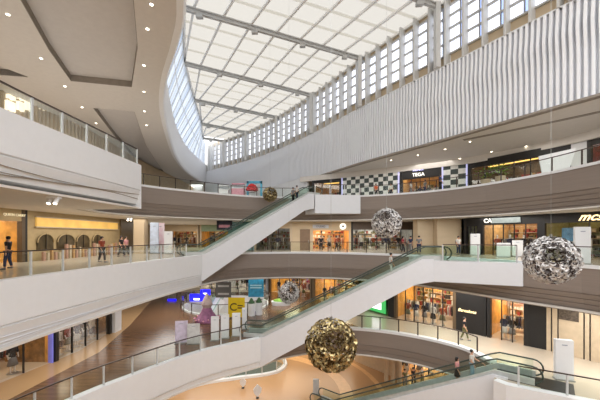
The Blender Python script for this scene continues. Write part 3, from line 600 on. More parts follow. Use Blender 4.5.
# ---------------------------------------------------------------- middle gallery, far wall
f0, f1 = (-8, 36.5), (13.2, 36.5)
Y = lambda p: onray(f0, f1, p)
wall(Y(228), Y(254), 0, 3.4, mat('teal_wall', (130, 168, 176), .6), name='wall_back')
s4 = shop('pale clothing shopfront behind the upper escalator, left of the beige doors', Y(254), Y(292), 0, 3.4, .8, M['cafe'], M['stone'], hmat=M['beige'], glow=M['whiteglow']); stock(s4[1], s4[2], s4[3], 0, 'the pale shop under the upper escalator', 3, 2, 1, seed=2)
wall(Y(292), Y(311), 0, 3.4, M['beige'], name='wall_back'); 
d1 = MB(); q0 = Y(300); q1 = Y(310); d1.box(q0[0], q1[0], q0[1]-.06, q0[1], 0, 2.5); o = struct(d1.build('door_1', mat('brown_door', (128, 104, 82), .5)), 'plain brown door in the beige far wall'); 
d1 = MB(); d1.box(q1[0]-.2, q1[0]-.15, q0[1]-.12, q0[1]-.06, .9, 1.2); d1.build('door_handle', M['steel'], o)
s5 = shop('orange glowing boutique with white sign and round lamp sign on the far wall', Y(311), Y(351), 0, 3.4, 1.05, mat('glowing_amber_wall', (250, 176, 92), .5, var=.25, scale=(1.2, 1.2, 1.2), emit=.25), M['beige'], hmat=M['beige'], panes=4)  # amber walls glow faintly to imitate the light inside the boutique
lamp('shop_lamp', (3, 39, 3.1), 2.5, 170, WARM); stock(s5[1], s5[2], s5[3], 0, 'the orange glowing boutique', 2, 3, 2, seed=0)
b = MB(); b.box(.2, 2.1, -.1, 0, 2.62, 3.05, s5[4]); sb = b.build('sign_board', mat('pale_sign_board', (196, 198, 204), .5), s5[0]); text('sign_lettering', 'STUDIO', s5[4](1.15, -.12, 2.83), .3, M['charcoal'], s5[0], rz=s5[3])
b = MB(); c = s5[4](3.8, -.06, 2.85); b.tube([(c[0], c[1]-.05, c[2]), (c[0], c[1]+.05, c[2])], .38, 20); b.build('round_sign', SG, s5[0])
b = MB(); b.tube([(c[0], c[1]-.1, c[2]), (c[0], c[1]-.05, c[2])], .12, 12); b.build('round_sign_mark', M['dark'], s5[0])
s6 = shop('wide pale glass shopfront under a dark header behind the silver sphere', Y(351), Y(415), 0, 3.4, .95, M['cafe'], M['dark'], hmat=mat('brown_header', (88, 74, 64), .5), glow=M['whiteglow'], panes=5); stock(s6[1], s6[2], s6[3], 0, 'the pale glass shop behind the silver sphere', 4, 4, 2, seed=1)
lamp('shop_lamp', (9.5, 39, 3.1), 3, 130, NEUT)
wall(Y(415), (14.2, 36.5), 0, 3.4, M['beige'], name='wall_back')
for px, d, hw in ((427, 31, .9), (449.5, 30, 1.15)):
    x = (px-CX)/F*d; b = MB(); b.box(x-hw, x+hw, d, d+1.4, 0, 3.4); b.box(x-hw-.05, x-hw, d+.02, d+.1, 0, 3.4); struct(b.build('wall_right', M['beige']), 'beige stone pier of the middle gallery')
# middle gallery, right shops
r0, r1 = (14.2, 32.0), (20.5, 21)
R = lambda p: onray(r0, r1, p)
s7 = shop('dark shopfront full of green plants right of the beige piers', R(464), R(480), 0, 3.4, .8, mat('plant_wall', (120, 130, 50), .6, var=.4, scale=(3, 3, 3)), M['black'], shelf=False)
s8 = shop('black fronted clothing shop with CA lettering and a grey sign plate', R(480), R(541), 0, 3.4, .72, M['warmwall'], M['black'], panes=5); stock(s8[1], s8[2], s8[3], 0, 'the black fronted shop with the CA lettering', 3, 3, 2, seed=2)
o = Vector(R(480)); e = lambda p, h, q=-.06: (R(p)[0]-o.x, R(p)[1]-o.y-.1, h)
text('sign_lettering', 'CA', e(487, 3.05), .5, SG, s8[0], rz=s8[3], bold=.01)
b = MB(); sa = (Vector(R(492))-o).length; sb = (Vector(R(521))-o).length; b.box(sa, sb, -.1, -.01, 2.82, 3.26, s8[4]); b.build('sign_plate', mat('grey_sign_plate', (140, 150, 150), .3, var=.1, scale=(4, 4, 4)), s8[0])
lamp('shop_lamp', (19.6, 28.2, 3.0), 2.5, 60, NEUT)
s9 = shop('black fronted shop with cream script sign at right edge of middle gallery', R(541), (24.2, 14.5), 0, 3.4, .72, mat('pale_green_wall', (170, 178, 140), .6, var=.12), M['black'], panes=4); stock(s9[1], s9[2], s9[3], 0, 'the shop with the cream script sign', 3, 3, 2, seed=5)
o = Vector(R(541)); p = R(589); text('script_sign', 'mcs', (p[0]-o.x-.05, p[1]-o.y-.1, 3.04), .8, SGW, s9[0], rz=s9[3], shear=.5, bold=.012, align='CENTER')
b = MB(); sa = (Vector(R(560))-o).length; b.box(sa, sa+1.0, .3, .34, 1.3, 2.3, s9[4]); b.build('landscape_poster', M['skyprint'], s9[0])
lamp('shop_lamp', (23.8, 20.5, 3.0), 2.5, 70, NEUT)
pylon(475, 27, 0, .75, 1.9, 'white pylon sign in front of the plant filled shop'); pylon(503.5, 24.5, 0, .95, 1.15, 'low white board sign left of the grey silver sphere', name='board_sign', dep=.08); pylon(517.5, 25, 0, .75, 1.35, 'second low white board sign, close beside the grey silver sphere', name='board_sign', dep=.08)
pylon(582, 18.5, 0, .75, 2.25, 'tall white pylon sign at right in front of the script sign shop')
# ---------------------------------------------------------------- top gallery right
Gt = [(1.0, 44.2), (8.0, 40.6), (19.4, 33), (24.3, 24.8), (26.5, 17)]
def T(p):
    for i in range(len(Gt)-1):
        q = onray(Gt[i], Gt[i+1], p)
        if min(Gt[i][0], Gt[i+1][0])-1e-6 <= q[0] <= max(Gt[i][0], Gt[i+1][0])+1e-6: return q
    return q
H4 = 4.35-.6
t1 = shop('dark cafe front with violet lit frames behind the upper landing block', T(312), T(341), 6, 3.8, .6, M['warmwall'], M['black'], hmat=M['black']); stock(t1[1], t1[2], t1[3], 6, 'the dark front behind the upper landing block', 1, 2, 1, seed=1)
def checker(p0, p1, label):
    fr, L, rz = frame(p0, p1); t = empty('checkered_panel', (p0[0], p0[1], 6), label, 'wall panel'); og = Vector(p0); f = lambda s, q, h: (fr(s, q, h)[0]-og.x, fr(s, q, h)[1]-og.y, h)
    n = 6; st = 3.5/n; b = MB(); k = int(L/st)
    for i in range(k):
        for j in range(n): b.mi = (i+j) % 2; b.box(i*L/k, (i+1)*L/k, 0, .2, .3+j*st, .3+(j+1)*st, f)
    b.build('checker_tiles', [mat('checker_white', (236, 238, 234), .4), mat('checker_dark', (62, 74, 72), .4)], t)
    b = MB(); b.box(0, L, 0, .25, 0, .3, f); b.build('plinth', M['dark'], t)
    for s in (-.12, L): b = MB(); b.box(s, s+.14, -.1, .2, 0, 3.8, f); b.build('lit_frame', mat('violet_frame', (190, 190, 235), .4, emit=.5), t)
checker(T(342.5), T(398), 'long black and white checkered wall left of the dark cafe front'); checker(T(443), T(466), 'short black and white checkered wall right of the dark cafe front')
t2 = shop('dark cafe front with two lines of white lettering between the checkered walls', T(400.5), T(441), 6, 3.8, 1.2, M['warmwall'], M['black'], panes=4); stock(t2[1], t2[2], t2[3], 6, 'the dark cafe between the checkered walls', 2, 3, 2, seed=2)
o = Vector(T(400.5)); p = T(418.5); text('sign_lettering', 'TEGA', (p[0]-o.x-.06, p[1]-o.y-.1, 3.0), .55, SG, t2[0], rz=t2[3], bold=.012); text('sign_lettering', 'MENKY', (p[0]-o.x-.06, p[1]-o.y-.1, 3.6), .38, mat('sign_violet', (190, 190, 250), .4, emit=1.2), t2[0], rz=t2[3], bold=.01)
t3 = shop('dark open restaurant front at upper right behind the tilted white board', T(468.5), T(571), 6, 3.8, .7, mat('dim_brown_wall', (110, 90, 70), .6, var=.2), M['black'], panes=6, glow=M['warmglow']); stock(t3[1], t3[2], t3[3], 6, 'the dark restaurant at upper right', 0, 2, 4, seed=3)
wall(T(571), T(587), 6, 9.8, M['white'], name='wall_right', label='white column of the top gallery'); t4 = shop('red stocked shop at the right edge of the top gallery', T(587), (26.5, 17), 6, 3.8, .6, mat('red_wall', (170, 70, 64), .6, var=.3, scale=(2, 2, 2)), M['dark'], panes=2); stock(t4[1], t4[2], t4[3], 6, 'the red stocked shop', 2, 1, 1, seed=3)
lamp('shop_lamp', (13.5, 38.5, 9.5), 2, 60, WARM); lamp('shop_lamp', (23, 31.5, 9.5), 3, 70, NEUT)
t = empty('tilted_board', ((556-CX)/F*23.5, 23.5, 6), 'large white board leaning at a tilt behind the top right glass railing', 'board', rz=-.3)
b = MB(); b.prism([(-.9, .5), (.75, .5), (1.25, 2.35), (-1.15, 1.9)], -.05, .05, lambda x, y, z: (x, z, y)); b.build('board', M['white'], t)
for x in (-.6, .6): b = MB(); b.bar((x, .05, 0), (x, .05, .9), .05, .05); b.build('leg', M['steel'], t)
def planter(x, y, z, label, s=1.0, seed=0):
    t = empty('potted_plant', (x, y, z), label, 'plant', 'planters on the top gallery'); rng = random.Random(seed)
    b = MB(); b.lathe([(.2*s, 0), (.28*s, .5*s), (.25*s, .5*s), (.24*s, .45*s)], n=14); b.build('pot', M['stone'], t)
    b = MB()
    for k in range(90):
        a = rng.uniform(0, 6.28); r = rng.uniform(0, .5)*s; h = (.6+rng.uniform(0, .55))*s; d = Vector((math.cos(a), math.sin(a), rng.uniform(-.1, .7))).normalized(); u = Vector((-d.y, d.x, 0)).normalized(); p = Vector((r*math.cos(a), r*math.sin(a), h)); l = .22*s
        b.add([p, p+d*l*.5+u*.05*s, p+d*l, p+d*l*.5-u*.05*s], [(0, 1, 2, 3)])
    b.build('foliage', M['leaf'], t); b = MB(); b.tube([(0, 0, .4*s), (0, 0, .8*s)], .03*s, 6); b.build('stem', M['dark'], t); return t
planter((487-CX)/F*27.2, 27.4, 6, 'bright green bushy plant in a pale pot, left one behind the top right railing', 1.5, 1); planter((502-CX)/F*25.4, 25.6, 6, 'bright green bushy plant in a pale pot, right one behind the top right railing', 1.4, 2)
# top gallery far left kiosks
def kiosk(px, d, w_, h, label, m):
    x = (px-CX)/F*d; t = empty('kiosk', (x, d, 6), label, 'kiosk'); b = MB(); b.box(-w_/2, w_/2, -.4, .4, 0, h*.72); b.build('counter', m, t); b = MB(); b.box(-w_/2-.05, w_/2+.05, -.45, .45, h*.72, h*.78); b.build('counter_top', M['white2'], t)
    for s in (-1, 1): b = MB(); b.box(s*w_/2-.04, s*w_/2+.04, -.04, .04, h*.78, h); b.build('post', M['steel'], t)
    b = MB(); b.box(-w_/2, w_/2, -.3, .3, h, h+.1); b.build('canopy', m, t)
kiosk(224, 36.5, 1.1, 1.6, 'small white kiosk on the top gallery, leftmost of the stalls', M['white']); kiosk(238.5, 36.8, 1.5, 1.9, 'pink kiosk on the top gallery between white kiosk and red parasol', M['pink'])
kiosk(231, 38.4, .7, 1.5, 'narrow grey kiosk squeezed between the white and pink kiosks', M['grey'])
x = (252-CX)/F*37; t = empty('parasol', (x, 37, 6), 'red parasol in front of the blue arch on the top gallery', 'parasol'); b = MB(); b.tube([(0, 0, 0), (0, 0, 2.0)], .03, 8); b.build('pole', M['steel'], t)
b = MB(); b.lathe([(.75, 1.2), (.72, 1.45), (.45, 1.85), (.05, 2.05), (.0, 2.07)], n=10); b.build('canopy', M['red'], t); b = MB(); b.lathe([(.3, 0), (.3, .08), (.06, .14)], n=12); b.build('base', M['dark'], t)
x = (254.5-CX)/F*38.5; t = empty('gateway_arch', (x, 38.5, 6), 'blue square arch behind the red parasol', 'arch')
for s in (-1, 1): b = MB(); b.box(s*.85-.12, s*.85+.12, -.12, .12, 0, 2.6); b.build('upright', mat('sky_blue_paint', (90, 180, 214), .5), t)
b = MB(); b.box(-.97, .97, -.12, .12, 2.3, 2.6); b.build('crossbar', mat('sky_blue_paint', (90, 180, 214), .5), t)
# top gallery, upper left back wall with vertical slats and lit windows
b = MB(); V0 = smooth([(-25.5, 3), (-25.5, 14), (-25.2, 27), (-24.6, 36), (-26, 50), (-26.5, 70), (-27, 77)])
b.strip(V0, [(0, 6), (0, 14), (-.3, 14), (-.3, 6)]); struct(b.build('wall_left', M['stone']), 'pale wall at the back of the upper left gallery')
b = MB()
for p in resample(V0, .45): b.box(p[0], p[0]+.16, p[1]-.05, p[1]+.05, 6, 14)
struct(b.build('wall_left', M['beige']), 'vertical beige slats on the upper left wall')
wv = struct(MB().build('window_4', M['white']), 'lit square windows high on the upper left wall')
for (x0, x1, y0, y1) in ((6, 13, 93, 99.5), (16.5, 23, 94, 99), (24, 31, 96, 99.5), (5, 13, 101.5, 111), (16, 22, 102, 111), (23.5, 31, 102, 111), (37, 45, 101.5, 110)):
    ya, yb = -25.2*F/(x0-CX), -25.2*F/(x1-CX); zc = (ya+yb)/2; za = EYE+(HY-y1)/F*zc; zb = EYE+(HY-y0)/F*zc
    b = MB(); b.box(-25.3, -25.2+.24, ya, yb, za, min(zb, 13.9)); b.build('pane', mat('window_glow', (255, 244, 226), .5, emit=.75), wv)
# ---------------------------------------------------------------- lower gallery, left shops
l0, l1, l2 = (-16.6, 12.0), (-14.5, 20.4), (-15.2, 24.4)
q = shop('dark clothing shop with blue lit frame at the bottom left corner', (-17.2, 9.5), (-15.95, 15.6), -6, 3.5, .5, M['warmwall'], M['blueframe'], hmat=M['black'], panes=3, piers=.1); stock(q[1], q[2], q[3], -6, 'the dark clothing shop in the bottom left corner', 3, 3, 1, seed=0)
q = shop('warm lit shop with violet frame in the middle of the lower left row', (-15.9, 15.75), (-15.0, 18.6), -6, 3.5, .5, M['goldwall'], M['blueframe'], hmat=M['black'], panes=2, piers=.1); stock(q[1], q[2], q[3], -6, 'the warm violet framed shop at lower left', 1, 1, 1, seed=4)
q = shop('clothing shop packed with garments beside the white column at lower left', (-14.95, 18.7), (-14.9, 24.2), -6, 3.5, .4, mat('bronze_shop_wall', (150, 112, 62), .5, var=.25), M['dark'], hmat=M['dark'], panes=4, depth=3); stock(q[1], q[2], q[3], -6, 'the packed clothing shop beside the white column', 3, 5, 1, seed=1, depth=3)
for (x, y) in ((-18, 12.5), (-17.5, 17.2), (-17.3, 21.5)): lamp('shop_lamp', (x, y, -2.8), 2, 55, WARM)
struct((lambda b: (b.box(-15.4, -14.7, 24.35, 25.2, -6, -2.5), b.build('wall_left', M['white']))[1])(MB()), 'white column at the end of the lower left shops')
wall((-15.4, 25.2), (-20.5, 36), -6, -2.5, M['stone'], name='wall_left', label='tan wall of the lower gallery beyond the white column')
wall((-20.5, 36), (-20.5, 46), -6, -2.5, M['stone'], name='wall_left')
# lower gallery far shops
k0, k1 = (-20.5, 46), (-3, 44)
q = shop('far left pale shopfront of the lower gallery behind the oval hole', (-20.5, 46), (-11, 45), -6, 3.5, .7, M['cafe'], M['white2'], hmat=M['white2'], glow=M['whiteglow'], panes=5); stock(q[1], q[2], q[3], -6, 'the far pale shop behind the oval hole', 3, 3, 1, seed=1)
q = shop('pale shopfront behind the blue hanging banner', (-10.8, 45), (-4.5, 42), -6, 3.5, .7, M['cafe'], M['white2'], hmat=M['purple'], glow=M['whiteglow'], panes=4); stock(q[1], q[2], q[3], -6, 'the pale shop behind the blue banner', 2, 3, 1, seed=2)
q = shop('golden shopfront behind the small silver sphere', (-4.3, 42), (1.4, 37.4), -6, 3.5, .6, M['goldwall'], mat('bronze_brown', (96, 78, 56), .5), panes=4); stock(q[1], q[2], q[3], -6, 'the golden shop behind the small silver sphere', 2, 4, 2, seed=3)
q = shop('golden brown shopfront right of the small silver sphere', (1.5, 37.3), (6.3, 32.6), -6, 3.5, .6, M['goldwall'], mat('bronze_brown', (96, 78, 56), .5), panes=4); stock(q[1], q[2], q[3], -6, 'the golden brown shop right of the small silver sphere', 2, 3, 2, seed=4)
for (x, y) in ((-1, 42), (5, 38)): lamp('shop_lamp', (x, y, -2.8), 2, 140, WARM)
lamp('shop_lamp', (-7, 46, -2.8), 3, 150, NEUT); lamp('shop_lamp', (-15, 48, -2.8), 3, 150, NEUT)
Bw = [(6.4, 32.5), (8.6, 29.0), (12.8, 25.0), (15.5, 21.8), (16.7, 20.6), (18.2, 18.5), (22.5, 12.5)]
def B(p):
    for i in range(len(Bw)-1):
        q = onray(Bw[i], Bw[i+1], p)
        if min(Bw[i][0], Bw[i+1][0])-1e-6 <= q[0] <= max(Bw[i][0], Bw[i+1][0])+1e-6: return q
    return q
t = empty('video_screen', (B(375)[0], B(375)[1], -6), 'green and white glowing screen under the middle escalator', 'screen'); fr, L, rz = frame(B(366), B(388)); og = Vector(B(375)); f = lambda s, q, h: (fr(s, q, h)[0]-og.x, fr(s, q, h)[1]-og.y, h)
b = MB(); b.box(0, L-.25, -.14, 0, .2, 3.4, f); b.build('screen', M['green'], t); b = MB(); b.box(L*.35, L*.75, -.16, -.14, .5, 3.1, f); b.build('white_figure', M['whiteglow'], t)
wall(B(388), B(394), -6, -2.5, M['black'], name='wall_right')
q = shop('golden glass boutique to the left of the black wall on the lower gallery', B(394), B(456), -6, 3.5, .25, M['goldwall'], mat('bronze_brown', (96, 78, 56), .5), panes=6); stock(q[1], q[2], q[3], -6, 'the golden glass boutique', 4, 5, 2, seed=2); lamp('shop_lamp', (12.6, 29.3, -2.9), 3, 150, WARM)
fr, L, rz = frame(B(456), B(486)); og = Vector(B(456)); t = empty('black_wall_sign', (og.x, og.y, -6), 'black shop wall with a short gold script line', 'shop'); f = lambda s, q, h: (fr(s, q, h)[0]-og.x, fr(s, q, h)[1]-og.y, h)
b = MB(); b.box(0, L, 0, .3, 0, 3.5, f); b.build('black_wall', M['black'], t); text('sign_lettering', 'Barcelona', f(L*.38, -.03, 1.72), .34, SGW, t, rz=rz, shear=.3)
q = shop('golden clothing boutique between two black walls at right of the lower gallery', B(487), B(528), -6, 3.5, .3, M['goldwall'], M['black'], panes=3); stock(q[1], q[2], q[3], -6, 'the golden boutique between the black walls', 3, 4, 1, seed=3); lamp('shop_lamp', (17.4, 24.2, -2.9), 2.2, 140, WARM)
wall(B(528), B(546.5), -6, -2.5, M['black'], name='wall_right', label='black wall panel right of the golden boutique')
st = struct(MB().build('wall_right', M['stone']), 'cream stone wall at the right of the lower gallery')
Ps = [B(546.5), Bw[5], Bw[6]]
for i in range(2): fr, L, rz = frame(Ps[i], Ps[i+1]); b = MB(); b.box(0, L, 0, .3, -6, -2.5, fr); struct(b.build('wall_right', M['stone']), 'cream stone wall slab at right of the lower gallery')
for p in (551.5, 558, 584, 590):
    x, y = B(p); b = MB(); b.box(x-.04, x+.0, y-.05, y+.0, -6, -2.5); struct(b.build('trim_12', M['dark']))
fr, L, rz = frame(B(559), B(579)); b = MB(); b.box(0, L, -.04, .0, -3.75, -3.0, fr); 
o = b.build('wall_vent', mat('vent_dark', (96, 84, 72), .6, var=.3, scale=(8, 8, 8))); tag(o, 'dark rectangular vent grille high on the cream stone wall', 'vent')
pylon(563.5, 16.4, -6, .8, 2.15, 'white pylon sign beside the escalator head at bottom right', rz=-.3)
# lower gallery stands and hanging banners
for i, (px, wd) in enumerate(((215, .55), (225, .58), (236.3, .6), (244.5, .38))):
    d = 22.6+.5*i+(1.2 if i == 3 else 0); pylon(px, d, -6, wd, 1.75, '%s of the white pedestal signs by the lower white balcony, counted from the left' % ORD[i], group='white pedestals on the lower gallery')
for i, (px, l, m) in enumerate(((181.5, 'pale violet poster stand, left one of the pair on brown planks', mat('violet_print', (222, 212, 232), .6, var=.12, scale=(3, 3, 3))), (193.5, 'pale grey poster stand, right one of the pair on brown planks', mat('grey_poster_print', (214, 214, 212), .6, var=.12, scale=(3, 3, 3))))):
    pylon(px, 22.0-.2*i, -6, .85, 1.6-.15*i, l, m, name='poster_stand', dep=.1)
def banner(px, y0, y1, wd, d, label, m, txt=None, tm=None, hang=True, ts=.5):
    x, _, zt = atd(px, y0, d); zb = EYE+(HY-y1)/F*d; t = empty('hanging_banner' if hang else 'banner_stand', (x, d, zb if hang else -6), label, 'banner'); z0 = 0 if hang else zb+6; z1 = z0+zt-zb
    b = MB(); b.box(-wd/2, wd/2, -.03, .03, z0, z1); b.build('cloth', m, t)
    if txt: text('lettering', txt, (0, -.05, (z0+z1)/2), ts, tm, t, ext=.008, bold=.01)
    for s in (-.9, .9):
        b = MB()
        if hang: b.tube([(s*wd/2, 0, z1), (s*wd/2, 0, -2.5-zb)], .01, 5); b.build('wire', M['steel'], t)
        else: b.box(s*wd/2-.03, s*wd/2+.03, -.2, .2, 0, .05); b.bar((s*wd/2, .05, 0), (s*wd/2, .05, z1), .04, .04); b.build('support', M['steel'], t)
    return t, z0, z1
t, a, c = banner(223.5, 282, 297.5, 1.65, 33, 'charcoal hanging banner with two grey stripes', M['charcoal'])
for h in (.75, .25): b = MB(); b.box(-.6, .6, -.045, -.031, (c-a)*h-.12, (c-a)*h+.08); b.build('stripe', mat('stripe_grey', (150, 148, 144), .6), t)
t, a, c = banner(256, 278, 297, 1.6, 32, 'blue hanging banner with a white lower edge', M['teal'], 'SALE' if 0 else None)
b = MB(); b.box(-.8, .8, -.045, .045, -.3, 0); b.build('lower_edge', M['white'], t)
for h in (.5, .62): b = MB(); b.box(-.6, .6, -.045, -.031, (c-a)*h-.08, (c-a)*h+.05); b.build('stripe', mat('stripe_pale', (170, 214, 226), .6), t)
banner(236.5, 297.5, 317, 1.55, 28.6, 'yellow banner stand with a dark letter C', M['yellow'], 'C=', mat('letter_brown', (90, 70, 20), .6), hang=False, ts=1.0)
for i, (px, y0, y1, wd, d, l) in enumerate(((197, 294, 301, 1.6, 35, 'large glowing blue screen, left one of the adjoining pair'), (205.5, 289.5, 295, 1.1, 36, 'smaller glowing blue screen, higher one on the right'), (172, 299, 303.5, 1.0, 36.5, 'small glowing blue screen beside the white ramp'))):
    x, _, zt = atd(px, y0, d); zb = EYE+(HY-y1)/F*d; t = empty('led_screen', (x, d, zb), l, 'screen', 'blue screens over the oval hole'); b = MB(); b.box(-wd/2, wd/2, -.08, .08, 0, zt-zb); b.build('screen', M['blue'], t); b = MB()
    for s in (-.4, .4): b.tube([(s*wd, 0, zt-zb), (s*wd, 0, -2.5-zb)], .015, 5)
    b.build('wire', M['steel'], t); b = MB(); b.box(-wd*.22, wd*.2, -.095, -.082, (zt-zb)*.15, (zt-zb)*.4); b.build('bright_logo', M['whiteglow'], t)
# tulle display cone
x, y = at(207, 321, -6); t = empty('tulle_display', (x, y, -6), 'tall pink and grey tulle dress display beside the yellow banner', 'display')
b = MB(); b.lathe([(1.0, 0), (1.02, .15), (.75, .5), (.5, .9), (.35, 1.25)], n=24); b.build('skirt', M['purple'], t); b = MB(); b.lathe([(.35, 1.2), (.5, 1.55), (.38, 1.9), (.18, 2.3), (.06, 2.5), (.0, 2.55)], n=20); b.build('bodice', mat('tulle_grey', (190, 170, 165), .7, var=.15, scale=(3, 3, 3)), t)
b = MB()
for k in range(16): a = k*PI/8; b.lathe([(.0, -.1), (.1, 0), (.0, .1)], (1.08*math.cos(a), 1.08*math.sin(a), .25+.1*(k % 2)), 6)
b.build('trim_balls', M['pink'], t)
# white ramp (distant escalator truss) inside the oval hole
t = empty('white_ramp', (-11, 33, -9), 'white sloping escalator truss rising through the oval hole', 'escalator'); b = MB(); b.bar((-1.2, -1, -2.5), (1.6, 3.0, 3.2), 1.1, .7); b.build('truss', M['white2'], t)
for s in (-.5, .5): b = MB(); b.bar((-1.2+s, -1, -1.8), (1.6+s, 3.0, 3.9), .04, .5); b.build('balustrade', M['eglass'], t)
# green and white tents and round white planter right of the oval
for i, (px, yb) in enumerate(((251.5, 315.5), (259, 314.5))):
    x, y = at(px, yb, -6); t = empty('promotion_tent', (x, y, -6), '%s of the two slim white promotion tents with green tops' % ('left', 'right')[i], 'tent', 'slim tents by the yellow banner'); b = MB(); b.lathe([(.35, 0), (.32, 1.0), (.28, 1.2)], n=10); b.build('body', M['white'], t); b = MB(); b.lathe([(.34, 1.2), (.1, 1.65), (0, 1.7)], n=10); b.build('top', mat('tent_green', (60, 100, 60), .6), t)
x, y = at(281, 305, -6); t = empty('round_planter', (x, y, -6), 'low oval white planter with green grass left of the small silver sphere', 'planter'); b = MB(); b.lathe([(1.0, 0), (1.1, .45), (.95, .45)], n=28, sy=.6); b.build('bowl', M['white'], t); b = MB(); b.lathe([(.92, .4), (.8, .6), (.4, .7), (0, .72)], n=24, sy=.6); b.build('grass', M['leaf'], t)
# ---------------------------------------------------------------- ground floor
gp = [(-14, 21.5), at(190, 389, -12), at(235, 380, -12), at(265, 376, -12), at(281, 371.5, -12), at(287, 364, -12), at(281, 357, -12), at(266, 353.5, -12)]
gs = smooth(gp, .5)
b = MB(); b.strip(gs, [(-.35, -12), (-.35, -11.8), (.0, -11.8), (.05, -12)]); struct(b.build('trim_13', M['white']), 'white curved curb on the ground floor')
railing(offs(gs, -.18)[16:], -11.8, 'low dark railing curving round the enclosure on the ground floor', step=1.6, cur=.02)
struct(plate('floor', [offs(smooth(gp[1:6], .8), -.5)+[(-3.5, 34.5), (-12, 30)]], -12, -11.99, mat('dark_teal_sheet', (96, 104, 98), .25)), 'thin dark sheet inside the curved white curb')  # dark sheet laid over part of the enclosed ground
g0, g1, g2 = (6.0, 33.5), (9.4, 29.3), (17.5, 31.0)
wall((-25, 46), (6.5, 44), -12, -8.1, M['warmwall'], name='wall_back', label='warm back wall of the ground floor')
wall(g0, g1, -12, -8.1, M['stone'], name='wall_back', label='cream wall of the ground floor shop')
q = shop('golden shop on the ground floor behind the bottom right escalator', g1, g2, -12, 3.9, .3, mat('glowing_gold_wall', (250, 200, 90), .5, var=.2, emit=.2), M['stone'], hmat=M['stone'], panes=5, depth=4); stock(q[1], q[2], q[3], -12, 'the golden ground floor shop', 4, 5, 3, seed=3, depth=4); lamp('shop_lamp', (13.2, 33, -8.5), 3, 420, WARM)  # yellow gold walls given a weak glow in place of shop light
wall((14.2, 36.5), (14.2, 32.0), 0, 3.4, M['beige'], name='wall_right')
for a_, c_, h_ in (((-27, 77), (-22.4, 73.4), 14), ((-27, 76), (-9, 60.5), 10.4), ((-9, 60.5), (1.0, 44.4), 10.4)): wall(a_, c_, 6, h_, M['white'], name='wall_back', label='white wall closing the far end of the top gallery')
wall((6.4, 44), g0, -12, -8.1, M['stone'], name='wall_right')
for k in range(3):
    b = MB(); x = 8.15+k*.55; b.lathe([(.2, 0), (.2, 3.9)], (x, 28.9-k*.25, -12), 14); struct(b.build('wall_right', M['stone']), 'cream half column beside the golden ground floor shop')
pylon(316, 26.6, -12, .5, 1.25, 'slim grey pylon sign standing alone on the ground floor', M['grey'])
for i, (px, py, s) in enumerate(((243, 385, .8), (257.5, 395, 1.0))):  # flat white leaf shapes on dark feet, marking two white floor blobs
    x, y = at(px, py+3, -12); t = empty('leaf_cutout', (x, y, -12), ('smaller' if i == 0 else 'larger')+' white leaf shaped lantern on the orange ground floor', 'cutout', rz=.4*i); b = MB(); b.prism([(0, .1*s), (-.3*s, .45*s), (-.35*s, .8*s), (0, 1.15*s), (.35*s, .8*s), (.3*s, .45*s)], -.05, .05, lambda x_, y_, z_: (x_, z_, y_)); b.build('leaf_face', M['white'], t); b = MB(); b.lathe([(.15, 0), (.13, .05), (.02, .12)], n=10); b.build('base', M['dark'], t)
# ================================================================ downlights
def downlight(px, py, z, w_, k, r=.09):
    x, y = at(px, py, z); t = empty('downlight', (x, y, z-.03), w_, 'ceiling light', 'round downlights set in the ceilings'); b = MB(); b.lathe([(r*1.25, 0), (r*1.25, .028), (r, .028)], n=14); b.build('trim_ring', M['white'], t)
    b = MB(); b.lathe([(0.001, -.012), (r, -.012), (r, .01), (.001, .01)], n=14); b.build('lens', M['lightdisc'], t)
for i, (px, py) in enumerate(((8, 14), (41, 58), (65, 86), (82, 107), (96, 123), (107, 137))): downlight(px, py, ZS, 'round downlight, %s from the near end of the soffit row left of the large coffer' % ORD[i], i)
for i, (px, py) in enumerate(((151.5, 4), (147.5, 28.5), (144, 65), (144, 91.5), (144.5, 111), (146.5, 125))): downlight(px, py, ZS, 'round downlight, %s from the near end of the soffit row right of the large coffer' % ORD[i], i, .09)
for i, (px, py) in enumerate(((376, 171.5), (403, 168.5), (430, 165.5), (460, 160.5))): downlight(px, py-2, ZB-.12, 'round warm downlight, %s from the left over the checkered walls' % ORD[i], i, .16)
for i, (px, py) in enumerate(((491.5, 154.5), (526, 149), (418, 158), (445, 152), (470, 144.5), (391, 163))): downlight(px, py-3, ZB-.12, 'round downlight, %s listed in the beige soffit under the wavy wall' % ORD[i], i, .09)
def spot(px, py, z, l):
    x, y = at(px, py, z); t = empty('spotlight', (x, y, z-.02), l, 'spotlight'); b = MB(); b.box(-.25, .25, -.12, .12, -.08, .02); b.build('mount', M['white'], t)
    for s in (-.14, .14): b = MB(); b.tube([(s, 0, -.08), (s, -.12, -.3)], .085, 10); h = b.build('lamp_head', M['white'], t); b = MB(); b.tube([(s, -.12, -.3), (s, -.125, -.31)], .07, 10); b.build('lens', M['lightdisc'], h)
spot(54, 196.5, 3.4, 'twin white spotlight under the upper left balcony'); spot(130, 217, 3.4, 'twin white spotlight above the brown pier beyond the arcade')
